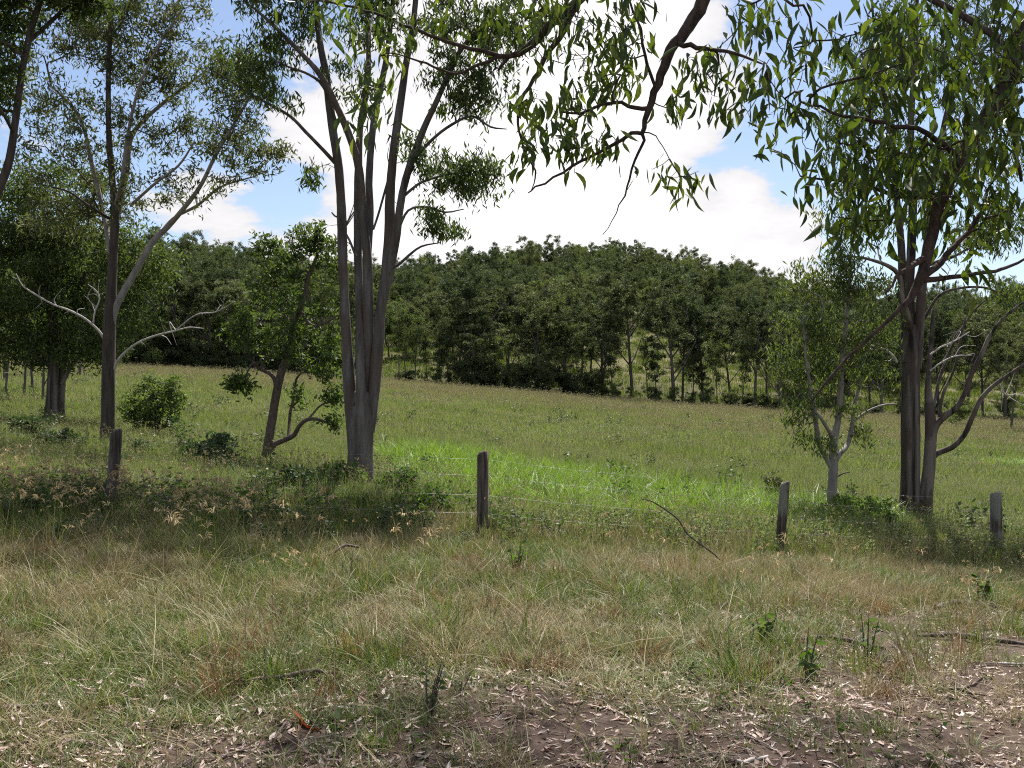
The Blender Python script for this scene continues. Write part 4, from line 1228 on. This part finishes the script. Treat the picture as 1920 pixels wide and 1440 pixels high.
def plume(mb, p, rng, size, m, fingers=6):
    """finger-like seed head"""
    lean = rng.uniform(0, 6.28)
    for f in range(fingers):
        a = lean + rng.normal(0, 1.1)
        e = p + np.array((math.cos(a) * size * rng.uniform(.5, .9), math.sin(a) * size * rng.uniform(.5, .9), size * rng.uniform(-.15, .7)))
        mid = (p + e) * .5 + np.array((0, 0, size * .25))
        s = np.array((-math.sin(a), math.cos(a), 0)) * size * .05
        u = np.array((0, 0, size * .05))
        mb.add([p, mid - s, mid + s, e], [(0, 1, 3, 2)], None, m)
        mb.add([p, mid - u, mid + u, e], [(0, 1, 3, 2)], None, m)


def tuft(name, seed, nb, h, spread, w, bend, mats, seeds=0, plume_size=.07, droop=0., flat=0, stalk=1.3):
    rng = np.random.default_rng(seed)
    mb = MB()
    for i in range(nb):
        a = rng.uniform(0, 6.28); r = spread * rng.random() ** .6
        base = np.array((math.cos(a) * r, math.sin(a) * r, -.02))
        hh = h * rng.uniform(.45, 1.1)
        blade(mb, base, a + rng.normal(0, .9), hh, w * rng.uniform(.6, 1.3), bend * rng.uniform(.2, 1.6), int(rng.integers(0, 2)) if len(mats) > 2 else 0, droop * rng.uniform(0, 1))
    for i in range(seeds):
        a = rng.uniform(0, 6.28); r = spread * rng.random()
        base = np.array((math.cos(a) * r, math.sin(a) * r, -.02))
        pts = blade(mb, base, a, h * stalk * rng.uniform(.8, 1.15), w * .6, rng.uniform(.1, .45), 0)
        plume(mb, pts[-1], rng, plume_size * rng.uniform(.7, 1.2), len(mats) - 1)
    return mb.mesh(name, mats)


def weed(name, seed, h, nst, nleaf, leaf, mats, spread=.1):
    rng = np.random.default_rng(seed)
    mb = MB()
    for i in range(nst):
        a = rng.uniform(0, 6.28); r = spread * rng.random()
        p0 = np.array((math.cos(a) * r, math.sin(a) * r, -.02))
        e = p0 + np.array((math.cos(a) * h * .25, math.sin(a) * h * .25, h * rng.uniform(.7, 1.1)))
        m_ = (p0 + e) * .5 + rng.normal(0, .03, 3)
        c = spline(np.array([(*p0, .004), (*m_, .003), (*e, .0015)]), h * .15)
        tube(mb, c[:, :3], c[:, 3], 3, m=1, cap=False)
        n = nleaf
        t = rng.uniform(.2, 1.05, n)
        ii = np.clip((t * (len(c) - 1)).astype(int), 0, len(c) - 1)
        az = rng.uniform(0, 6.28, n)
        ax = unit(np.stack([np.cos(az), np.sin(az), rng.normal(.1, .4, n)], -1))
        L_ = leaf[0] * rng.uniform(.6, 1.2, n)
        V, Q = leaf_quads(c[ii, :3] + ax * L_[:, None] * .55, ax, L_, leaf[1] * rng.uniform(.7, 1.2, n), rng)
        mb.add(V, Q, None, 0)
    return mb.mesh(name, mats)


def sample(n, y0, y1, rng, half=.57, pad=.8, power=1.0):
    """points over the ground wedge the view covers, denser near the camera"""
    t = rng.random(n)
    y = y0 + (y1 - y0) * t ** power
    x = rng.uniform(-1, 1, n) * (half * y + pad)
    return x, y


def put(name, label, cat, x, y, smin, smax, sources, rng, tilt=.12, zs=None, sink=.0):
    n = len(x)
    z = height(x, y) - sink
    rot = np.stack([rng.normal(0, tilt, n), rng.normal(0, tilt, n), rng.uniform(0, 6.28, n)], -1)
    s = rng.uniform(smin, smax, n)
    zz = s * (zs if zs is not None else np.ones(n))
    scatter(name, label, cat, np.stack([x, y, z], -1), rot, np.stack([s, s, zz], -1), rng.integers(0, len(sources), n), sources)


def scatter_all():
    rng = np.random.default_rng(900)
    dry, green, field, tan, lush, seed = (M[k] for k in ('grass_dry', 'grass_green', 'grass_field', 'grass_tan', 'grass_lush', 'seed'))
    # verge: short dry grass and greener tufts
    t_dry = [tuft('tuft', 200 + i, 26, .16, .09, .0045, .7, [dry], droop=.3) for i in range(5)]
    t_grn = [tuft('tuft', 210 + i, 26, .15, .09, .005, .6, [green], droop=.25) for i in range(5)]
    x, y = sample(46000, 3.0, 14.5, rng, power=1.25)
    keep = (rng.random(len(x)) > bare(x, y) * .93 + .03) & (rng.random(len(x)) < np.interp(y, [3.5, 4.5, 6.5], [.45, .55, 1]))
    keep &= rng.random(len(x)) < .35 + .9 * fbm(x * .9, y * .9, 61)
    x, y = x[keep], y[keep]
    isdry = fbm(x * .55, y * .55, 62) + rng.normal(0, .12, len(x)) + .02 * (x) > .562
    hsc = np.interp(y, [3, 6, 9, 12.5, 14.5], [.42, .6, .95, 1.2, 1.4]) * (.45 + 1.1 * fbm(x * .9, y * .9, 63))
    for xp, yp in ((-4.7, 11.5), (-.372, 12.5), (3.8, 14.0)):
        hsc = np.where((np.abs(x - xp) < .35) & (y > yp - 1.1) & (y < yp + .1), hsc * .45, hsc)
    put('dry_grass', 'dry straw-coloured grass over the verge before the fence', 'grass', x[isdry], y[isdry], .7, 1.3, t_dry, rng, zs=hsc[isdry])
    put('green_grass', 'short olive green grass mixed into the verge before the fence', 'grass', x[~isdry], y[~isdry], .7, 1.3, t_grn, rng, zs=hsc[~isdry])
    # rougher clumps standing out of the verge
    t_cl = [tuft('tuft', 370 + i, 70, .27, .13, .0055, .75, [(dry, green, green, M['grass_rust'], green)[i]], droop=.35) for i in range(5)]
    x, y = sample(2300, 4.2, 13, rng)
    keep = (rng.random(len(x)) < np.clip(-.5 + 1.9 * fbm(x * .8, y * .8, 76), 0, 1) * sstep(4.6, 6.2, y)) & (rng.random(len(x)) > bare(x, y) * .9)
    put('rough_grass', 'rougher knee-high clumps of dry and green grass across the verge', 'grass', x[keep], y[keep], .5, 1.25, t_cl, rng, tilt=.2)
    # taller mixed grass along the fence and just behind it
    t_tall = [tuft('tuft', 220 + i, 30, .38, .14, .006, .45, [dry if i % 2 else green, seed], seeds=1 if i < 2 else 0, plume_size=.05, droop=.15, stalk=1.25) for i in range(6)]
    x, y = sample(9000, 9.0, 21, rng)
    fy = 13.18 + .358 * x
    wgt = 1.5 * np.exp(-((y - fy - .7) / 1.4) ** 2) + .25 * (y > fy)
    keep = rng.random(len(x)) < wgt * (.4 + .9 * fbm(x * .7, y * .7, 64))
    put('tall_grass', 'tall seeding grass growing along the wire fence', 'grass', x[keep], y[keep], .6, 1.15, t_tall, rng)
    # feathery seed heads at the left
    t_seed = [tuft('tuft', 230 + i, 14, .42, .10, .006, .5, [green, seed], seeds=4, plume_size=.10, droop=.2, stalk=1.35) for i in range(5)]
    x, y = sample(2600, 6.5, 13, rng)
    px = 960 + x / y * F
    wgt = (1 - sstep(330, 640, px)) * sstep(8.5, 10, y) * (1 - sstep(12.0, 13, y)) + .03
    keep = rng.random(len(x)) < wgt * .42
    put('seeding_grass', 'tall grass with tan finger-like seed heads before the left fence post', 'grass', x[keep], y[keep], .7, 1.1, t_seed, rng)
    # weeds along the fence
    w_g = [weed('weed', 240 + i, .34, 6, 18, (.055, .026), [M['weed' if i % 2 else 'leaf_shrub'], M['bark_twig']]) for i in range(4)]
    w_p = [weed('weed', 250 + i, .36, 5, 18, (.045, .02), [M['weed_pale'], M['bark_twig']]) for i in range(4)]
    x, y = sample(5200, 8.0, 20, rng)
    fy = 13.18 + .358 * x
    px = 960 + x / y * F
    wgt = .85 * np.exp(-((y - fy - .7) / 1.4) ** 2) * (1 - .8 * sstep(880, 1000, px)) 
    keep = rng.random(len(x)) < wgt * (.3 + fbm(x * .6, y * .6, 65))
    put('ground_cover', 'leafy green weeds filling the strip behind the wire fence', 'weeds', x[keep], y[keep], .6, 1.4, w_g, rng)
    wgt = np.exp(-((y - fy - .5) / 1.2) ** 2) * sstep(900, 1000, px)
    keep = rng.random(len(x)) < wgt * (.3 + fbm(x * .6, y * .6, 66)) * .9
    put('pale_weeds', 'pale flowering weeds along the right half of the fence', 'weeds', x[keep], y[keep], .6, 1.3, w_p, rng)
    # tiny broad-leaved herbs in the verge
    x, y = sample(700, 3.4, 12, rng)
    w_s = [weed('weed', 260 + i, .07, 3, 6, (.028, .014), [M['weed'], M['bark_twig']], .05) for i in range(3)]
    keep = rng.random(len(x)) < .8 * fbm(x * .8, y * .8, 67)
    put('herbs', 'small green herbs dotted through the verge', 'herbs', x[keep], y[keep], .6, 1.5, w_s, rng)
    # paddock grass, coarser with distance
    f1 = [tuft('tuft', 270 + i, 34, .42, .26, .011, .5, [field, tan], seeds=1, plume_size=.06, droop=.25) for i in range(6)]
    f2 = [tuft('tuft', 280 + i, 46, .5, .55, .028, .45, [field, tan], seeds=1, plume_size=.12, droop=.2, stalk=1.1) for i in range(6)]
    f3 = [tuft('tuft', 290 + i, 46, .55, .6, .03, .4, [tan if i % 3 else field, tan], seeds=4, plume_size=.15, droop=.2, stalk=1.1) for i in range(6)]
    x, y = sample(26000, 13.5, 42, rng, pad=1, power=1.1)
    fy = 13.6 + .358 * x
    lm = lush_mask(x, y)
    keep = (y > fy) & (rng.random(len(x)) > lm * .88)
    hs = .55 + .8 * fbm(x * .35, y * .35, 70)
    put('paddock_grass', 'green and straw grass of the nearer paddock behind the fence', 'grass', x[keep], y[keep], .7, 1.2, f1, rng, zs=hs[keep])
    x, y = sample(34000, 38, 119, rng, half=.6, pad=2, power=1.0)
    lm = lush_mask(x, y)
    tm = tan_mask(x, y)
    ist = rng.random(len(x)) < tm
    keep = (rng.random(len(x)) > lm)
    hs = .5 + .8 * fbm(x * .2, y * .2, 71)
    put('far_paddock_grass', 'olive grass of the open paddock', 'grass', x[keep & ~ist], y[keep & ~ist], .7, 1.2, f2, rng, zs=hs[keep & ~ist])
    put('ripe_paddock_grass', 'tan ripening grass along the far edge of the paddock', 'grass', x[keep & ist], y[keep & ist], .7, 1.2, f3, rng, zs=hs[keep & ist])
    # hillside grass under the far trees
    x, y = sample(9000, 118, 185, rng, half=.6, pad=2)
    f4 = [tuft('tuft', 300 + i, 30, .6, .9, .06, .4, [M['grass_green']], droop=.2) for i in range(3)]
    put('hillside_grass', 'yellow green grass on the slope behind the far trees', 'grass', x, y, .8, 1.4, f4, rng)
    # lush bright grass in the hollow
    l1 = [tuft('tuft', 310 + i, 40, .5, .28, .012, .9, [lush], droop=.45) for i in range(5)]
    x, y = sample(30000, 15, 52, rng, pad=1)
    lm = lush_mask(x, y)
    keep = (rng.random(len(x)) < lm) & (y > 14.2 + .358 * x) & (rng.random(len(x)) < np.interp(y, [15, 35, 52], [.9, .9, .9]))
    hs = .25 + 1.15 * fbm(x * .6, y * .6, 72)
    put('lush_grass', 'bright green lush grass lying over in the wet hollow behind the fence', 'grass', x[keep], y[keep], .8, 1.25, l1, rng, tilt=.38, zs=hs[keep])
    # fallen leaves and bark flakes: the largest singly, the rest together
    protos = []
    for i, (cv, fo, cu) in enumerate(((1, .6, .25), (-1, 1.2, .4), (.3, 1.6, .3), (.8, .3, .6), (-.4, 2.2, .2))):
        V, Q = sickle_leaf(cv, fo)
        V = np.stack([V[:, 0] * 1.25, V[:, 2] + .5, V[:, 1] * .8 + cu * .35 * (V[:, 2] + .5) ** 2 + .03], -1)
        protos.append(mesh_np('fallen_leaf', V, Q, smooth=True, mats=[M['litter']]))
    x, y = sample(60000, 3.0, 12.5, rng, power=1.45)
    b_ = bare(x, y)
    keep = rng.random(len(x)) < .035 * (1 - sstep(9, 12, y)) + .5 * (1 - sstep(4.8, 7.5, y)) * np.clip(-.35 + 2 * fbm(x * 1.2, y * 1.2, 69), 0, 1) + .6 * b_ * np.clip(-.55 + 2.5 * fbm(x * 1.6, y * 1.6, 68), 0, 1)
    x, y = x[keep], y[keep]
    s = .02 + .065 * rng.random(len(x)) ** 2 + np.where(rng.random(len(x)) < .05, .03, 0)
    u = 960 + x / y * F
    v = 740 + (EYE - height(x, y)) / y * F
    seen = (u > 5) & (u < 1915) & (v < 1436)
    order = np.argsort(-np.where(seen, s / y * (.3 + b_[keep]), 0))
    big = order[:300]
    rest = order[300:]
    GLf = 'dry leaves lying on the bare soil'
    for i in big:
        o = link('fallen_leaf', protos[int(rng.integers(0, 5))])
        o.location = (x[i], y[i], hz(x[i], y[i]) + .004)
        o.rotation_euler = (rng.normal(0, .22), rng.normal(0, .22), rng.uniform(0, 6.28))
        o.scale = (s[i], s[i], s[i])
        tag(o, 'dry curled pinkish gum leaf lying among others on the bare ground in front', 'leaf', GLf)
    n = len(rest)
    rot = np.stack([rng.normal(0, .3, n), rng.normal(0, .3, n), rng.uniform(0, 6.28, n)], -1)
    scatter('leaf_litter', 'scattered dry leaves and bark flakes over the soil in front', 'leaf litter', np.stack([x[rest], y[rest], height(x[rest], y[rest]) + .006 + .05 * rng.random(n) * (1 - bare(x[rest], y[rest]))], -1), rot, np.where(rng.random((n, 1)) < .1, np.array((.55, 2.1, .8)), np.array((1., 1., 1.))) * s[rest, None], rng.integers(0, 5, n), protos)
    # dead straws lying and leaning through the verge
    th = [tuft('straw', 340 + i, 9, .26, .12, .0042, 1.6, [M['grass_dry']], droop=.75) for i in range(5)]
    x, y = sample(6500, 3.0, 13, rng, power=1.3)
    keep = rng.random(len(x)) < .7 * (.3 + fbm(x * .9, y * .9, 75)) - .3 * bare(x, y)
    put('dead_straw', 'bleached dead grass straws lying over the verge', 'straw', x[keep], y[keep], .5, 1.2, th, rng, tilt=.35)
    sk = [tuft('stalk', 350 + i, 4, .5, .10, .0036, .5, [M['grass_dry'], seed], seeds=1, plume_size=.03, droop=.2) for i in range(4)]
    x, y = sample(1500, 4.5, 13, rng)
    keep = rng.random(len(x)) < .8 * fbm(x * .7, y * .7, 73) * sstep(4.5, 8, y)
    put('dry_stalks', 'thin dry stalks standing above the verge grass', 'straw', x[keep], y[keep], .6, 1.2, sk, rng, tilt=.3)
    ts = [tuft('tussock', 360 + i, 60, .5, .3, .014, .6, [M['grass_field'], M['grass_tan']], droop=.2) for i in range(3)] + [weed('tussock', 365 + i, .5, 8, 20, (.09, .04), [M['leaf_shrub'], M['bark_twig']], .3) for i in range(2)]
    x, y = sample(1500, 18, 95, rng)
    keep = (y > 15 + .358 * x) & (rng.random(len(x)) < .7 * fbm(x * .2, y * .2, 74))
    put('tussocks', 'darker tussocks and weeds dotted through the paddock', 'tussocks', x[keep], y[keep], .6, 1.5, ts, rng)
    # fine twigs
    tw = []
    for i in range(4):
        mb = MB(); r2 = np.random.default_rng(330 + i)
        c = spline(np.array([(-.5, 0, .02, .02), (-.1, r2.normal(0, .08), .05, .022), (.2, r2.normal(0, .08), .03, .018), (.5, r2.normal(0, .1), .04, .008)]), .12)
        tube(mb, c[:, :3], c[:, 3], 4)
        tw.append(mb.mesh('twig', [M['dead_wood']], True))
    x, y = sample(1500, 3.2, 11, rng, power=1.3)
    keep = rng.random(len(x)) < .15 + .5 * bare(x, y)
    x, y = x[keep], y[keep]; n = len(x)
    s = rng.uniform(.06, .3, n)
    scatter('twig_litter', 'fine dead twigs lying through the verge', 'twigs', np.stack([x, y, height(x, y) + .006], -1), np.stack([rng.normal(0, .08, n), rng.normal(0, .12, n), rng.uniform(0, 6.28, n)], -1), np.stack([s, s, s * .6], -1), rng.integers(0, 4, n), tw)
    # the part of the wood beyond the trees built singly
    kinds = []
    for t_, c_ in protos_hill:
        mb = MB()
        for me, mi in ((t_, 0), (c_, 1)):
            nv = len(me.vertices); co = np.zeros(nv * 3, np.float32); me.vertices.foreach_get('co', co)
            nl = len(me.loops); li = np.zeros(nl, np.int32); me.loops.foreach_get('vertex_index', li)
            if mi == 0:
                continue
            mb.add(co.reshape(-1, 3), li.reshape(-1, 4), None, 0)
        kinds.append(mb.mesh('crown', [c_.materials[0]]))
    rest = inview[250:] + outview
    pts = np.array([(c[0], c[1], hz(c[0], c[1])) for c in rest]); n = len(pts)
    s = rng.uniform(.5, .82, n)
    scatter('distant_woodland', 'mass of green treetops covering the top of the hill', 'woodland', pts, np.stack([np.zeros(n), np.zeros(n), rng.uniform(0, 6.28, n)], -1), np.stack([s, s, s * rng.uniform(.75, 1.3, n)], -1), rng.integers(0, len(kinds), n), kinds)


scatter_all()

# ------------------------------------------------------------------ the fence


def fence():
    rng = np.random.default_rng(55)
    pos = [(-9.03, 9.95), (-4.7, 11.5), (-.372, 12.5), (3.8, 14.0), (7.86, 16.0), (11.9, 17.7)]
    lean = [(.02, 0), (.07, .02), (-.005, 0), (.085, .01), (.01, .02), (0, 0)]
    tall = [1.05, 1.0, 1.1, 1.0, 1.03, 1.0]
    wid = [.082, .078, .074, .074, .09, .08]
    b0 = np.array((pos[2][0], pos[2][1], hz(*pos[2])))
    root = thing('wire_fence', 'old wire fence with weathered split timber posts along the verge', 'fence', b0)
    tops = []
    for (x, y), ln, h, w in zip(pos, lean, tall, wid):
        z = hz(x, y)
        sides = 9
        lob = rng.uniform(.82, 1.12, sides); lob[int(rng.integers(0, sides))] *= .78
        mb = MB()
        ang = np.arange(sides) * 2 * np.pi / sides + rng.uniform(0, 1)
        V = []
        zs = np.concatenate([[-.35], np.linspace(0, h, 12)])
        for zz in zs:
            lob = np.clip(lob + rng.normal(0, .018, sides), .7, 1.2)
            t = zz / h
            r = w * lob * (1.05 - .1 * t)
            cx = x + ln[0] * zz; cy = y + ln[1] * zz
            slant = 0.03 * np.cos(ang) if zz == h else 0
            V.append(np.stack([cx + r * np.cos(ang), cy + r * np.sin(ang), z + zz + slant + 0 * ang], -1))
        # chamfered, weathered top
        zz = h + .025
        V.append(np.stack([x + ln[0] * zz + .7 * r * np.cos(ang), y + ln[1] * zz + .7 * r * np.sin(ang), z + zz + .02 * np.cos(ang + .6) + rng.normal(0, .006, sides)], -1))
        n = len(V); V = np.concatenate(V)
        Q = [(i * sides + k, i * sides + (k + 1) % sides, (i + 1) * sides + (k + 1) % sides, (i + 1) * sides + k) for i in range(n - 1) for k in range(sides)]
        V = np.vstack([V, V[-sides:].mean(0)]); c = len(V) - 1; o = (n - 1) * sides
        mb.add(V, Q, [(o + k, o + (k + 1) % sides, c) for k in range(sides)])
        me = mb.mesh('fence_post', [M['post']], False, b0)
        link('fence_post', me, root)
        tops.append((x, y, z, ln, h, w))
    for f in (.93, .74, .52, .31):
        pts = []
        for i in range(len(tops)):
            x, y, z, ln, h, w = tops[i]
            p = np.array((x + ln[0] * h * f, y + ln[1] * h * f - w * .2, z + h * f))
            if i:
                q = pts[-1]
                for t in np.linspace(0, 1, 9)[1:-1]:
                    m_ = q0 * (1 - t) + p * t
                    m_ = m_ - np.array((0, 0, .05 * (1 - f * .5) * 4 * t * (1 - t))) + rng.normal(0, .003, 3)
                    pts.append(m_)
            pts.append(p); q0 = p
        mb = MB(); tube(mb, np.array(pts), np.full(len(pts), .0014), 5)
        link('wire', mb.mesh('wire', [M['wire']], True, b0), root)


fence()

# ------------------------------------------------------------------ fallen branches, saplings, odd pieces


def fallen(label, pts, mat='dead_wood', twigs=(), seed=0, name='fallen_branch'):
    """pts: (px, py, radius m, height above ground m) on the ground sheet"""
    rng = np.random.default_rng(400 + seed)

    def gp(px, py, up):
        # march down the view ray to the ground
        v = pix_dir(px, py)
        lo, hi = 2.0, 40.0
        for _ in range(40):
            m_ = (lo + hi) / 2
            p = np.array((0, 0, EYE)) + np.array(v) * m_
            if p[2] > hz(p[0], p[1]) + up: lo = m_
            else: hi = m_
        return np.array((0, 0, EYE)) + np.array(v) * lo
    base = gp(pts[0][0], pts[0][1], pts[0][3])
    base[2] -= pts[0][3]
    root = thing(name, label, 'branch', base)
    for nm, pl in [('stick', pts)] + [('side_twig', t) for t in twigs]:
        c = spline(np.array([(*gp(a, b_, u), r) for a, b_, r, u in pl]), .06)
        c[1:-1, :3] += rng.normal(0, .004, (len(c) - 2, 3))
        mb = MB(); tube(mb, c[:, :3], c[:, 3], 7, rough=.08, rng=rng)
        link(nm, mb.mesh(nm, [M[mat]], True, base), root)


def arch(label, d, pts, mat, twigs=(), seed=0):
    """a stick standing up out of the grass: px, py, radius at distance d (+dd)"""
    rng = np.random.default_rng(450 + seed)
    b = P(pts[-1][0], pts[-1][1], d + pts[-1][3])
    b[2] = hz(b[0], b[1])
    root = thing('fallen_branch', label, 'branch', b)
    for nm, pl in [('stick', pts)] + [('side_twig', t) for t in twigs]:
        c = spline(np.array([(*P(a, b_, d + dd), r) for a, b_, r, dd in pl]), .06)
        mb = MB(); tube(mb, c[:, :3], c[:, 3], 6, rough=.08, rng=rng)
        link(nm, mb.mesh(nm, [M[mat]], True, b), root)


arch('dark bare stick arching up out of the grass before the fence, right of centre', 11.3,
     [(1203, 936, 0.0048, .2), (1222, 940, 0.0068, .2), (1248, 956, 0.0082, .15), (1272, 975, 0.0095, .1), (1288, 1000, 0.0095, .05), (1310, 1018, 0.0095, 0), (1335, 1036, 0.0088, -.05), (1350, 1050, 0.0082, -.05)], 'bark_dark',
     twigs=[[(1277, 980, 0.0041, .1), (1268, 1000, 0.0041, .1), (1250, 1020, 0.0034, .05), (1235, 1030, 0.0027, 0)]])
arch('short bent dead stick in the dry grass below the grey gum', 9.6,
     [(672, 1026, .012, .1), (650, 1022, .013, .1), (640, 1026, .014, .05), (622, 1038, .012, 0), (600, 1048, .012, 0)], 'bark_twig')
fallen('long grey fallen branch lying in the grass at lower left', [(435, 1278, .010, .03), (480, 1274, .012, .04), (540, 1266, .015, .04), (590, 1258, .014, .05), (625, 1262, .008, .03)], mat='bark_twig', seed=1)
fallen('thin grey stick at the left edge of the foreground', [(-10, 1326, .012, .02), (40, 1325, .013, .03), (105, 1322, .010, .02)], seed=2)
fallen('long brown fallen branch behind the leafy sapling at right', [(1425, 1200, .012, .03), (1480, 1199, .013, .03), (1545, 1194, .016, .04), (1600, 1203, .018, .03), (1660, 1216, .012, .02)], mat='bark_twig', seed=3)
fallen('thick brown fallen branch near the right edge', [(1720, 1192, .012, .03), (1790, 1190, .022, .04), (1840, 1197, .024, .04), (1900, 1204, .018, .03), (1960, 1214, .016, .03)], mat='bark_twig', seed=4)
fallen('forked twig sticking up from the leaf litter at lower right', [(1730, 1283, .008, .02), (1770, 1290, .009, .02), (1808, 1293, .010, .03), (1825, 1284, .010, .07), (1842, 1271, .008, .12)], mat='bark_twig',
       twigs=[[(1800, 1292, .008, .02), (1822, 1300, .008, .02), (1850, 1304, .006, .02)]], seed=5)
fallen('rotting dark log pieces in the grass at far right', [(1755, 1140, .03, .03), (1790, 1132, .045, .04), (1840, 1136, .04, .04), (1880, 1140, .02, .03)], mat='bark_twig', twigs=[[(1800, 1132, .02, .06), (1815, 1120, .022, .08), (1840, 1121, .014, .08)]], seed=6)
fallen('pale dead branch lying behind the dark log at right edge', [(1730, 1118, .010, .02), (1765, 1122, .011, .03), (1800, 1118, .010, .03)], seed=7)
fallen('slim pale stick among the leaves at the bottom right', [(1380, 1426, .008, .01), (1410, 1424, .009, .012), (1440, 1418, .006, .01)], mat='dead_white', seed=8)
fallen('thin straight stick on the grass right of the litter', [(1870, 1243, .007, .02), (1900, 1244, .008, .02), (1950, 1243, .006, .02)], mat='dead_white', seed=9)


def sapling(label, px, py, d, h, n, leaf, seed, mat='weed', name='sapling', stems=3):
    rng = np.random.default_rng(500 + seed)
    b = P(px, py, d); b[2] = hz(b[0], b[1])
    root = thing(name, label, 'plant', b)
    mb = MB(); L_ = []
    for s in range(stems):
        a = rng.uniform(0, 6.28)
        hh = h * rng.uniform(.65, 1.0)
        c = spline(np.array([(*(b + np.array((math.cos(a) * .02, math.sin(a) * .02, -.03))), .006), (*(b + np.array((math.cos(a) * .05, math.sin(a) * .05, hh * .5))), .005), (*(b + np.array((math.cos(a) * .09, math.sin(a) * .09, hh))), .002)]), .05)
        tube(mb, c[:, :3], c[:, 3], 5)
        for q in range(n):
            t = rng.uniform(.25, 1); p = c[int(t * (len(c) - 1)), :3]
            az = rng.uniform(0, 6.28)
            L_.append((p, unit(np.array((math.cos(az), math.sin(az), rng.normal(-.2, .5)))), rng.uniform(.7, 1.2) * leaf))
    link('stems', mb.mesh('stems', [M['bark_twig']], True, b), root)
    V, Q = sickle_leaf(.15, .5); V = V * np.array((2.3, 1.6, 1))
    me = mesh_np('leaf', V, Q, smooth=True, mats=[M[mat]])
    for p, ax, ln in L_:
        q = Vector((0, 0, 1)).rotation_difference(-Vector(ax))
        o = link('leaf', me, root)
        o.matrix_local = Matrix.Translation(Vector(p - b)) @ (q.to_matrix() @ Matrix.Rotation(rng.uniform(0, 6.28), 3, 'Z')).to_4x4() @ Matrix.Diagonal((ln, ln, ln, 1))


sapling('knee-high sapling with broad green leaves and a brown base at right', 1508, 1248, 6.1, .34, 9, .075, 1)
sapling('bushy bright green weed with rounded leaves below the third fence post', 1432, 1170, 7.0, .26, 10, .07, 2, stems=5)
sapling('small broad-leaved seedling left of the leafy sapling', 1468, 1205, 6.5, .10, 4, .06, 3, stems=2)
sapling('upright green weed by the foot of the middle fence post', 966, 1075, 9.6, .42, 16, .055, 4, stems=4)
sapling('leafy green weed clump below the rightmost fence post', 1835, 1080, 9.9, .34, 16, .07, 5, stems=6)
sapling('small low leafy seedling beside the orange leaf', 632, 1392, 4.75, .09, 4, .06, 6, stems=2)
sapling('spindly dark weed standing in shade at the bottom centre', 800, 1350, 5.0, .30, 8, .04, 7, mat='leaf_shrub', stems=5)
sapling('thin tall weed with sparse leaves at right of the sapling', 1625, 1205, 6.6, .42, 10, .05, 8, stems=3)


def orange_leaf():
    V, Q = sickle_leaf(.5, 1.4)
    V = np.stack([V[:, 0] * 2.0, V[:, 2] + .5, V[:, 1] * 1.2 + .25 * (V[:, 2] + .5) ** 2 + .05], -1)
    o = link('large_dead_leaf', mesh_np('large_dead_leaf', V * .2, Q, smooth=True, mats=[M['orange_leaf']]))  # the large curled dead leaf
    p = P(570, 1388, 4.75)
    o.location = (p[0], p[1], hz(p[0], p[1]) + .03)
    o.rotation_euler = (.25, .5, R(62))
    tag(o, 'large curled rust-orange dead leaf lying at the lower left foreground', 'leaf')


orange_leaf()
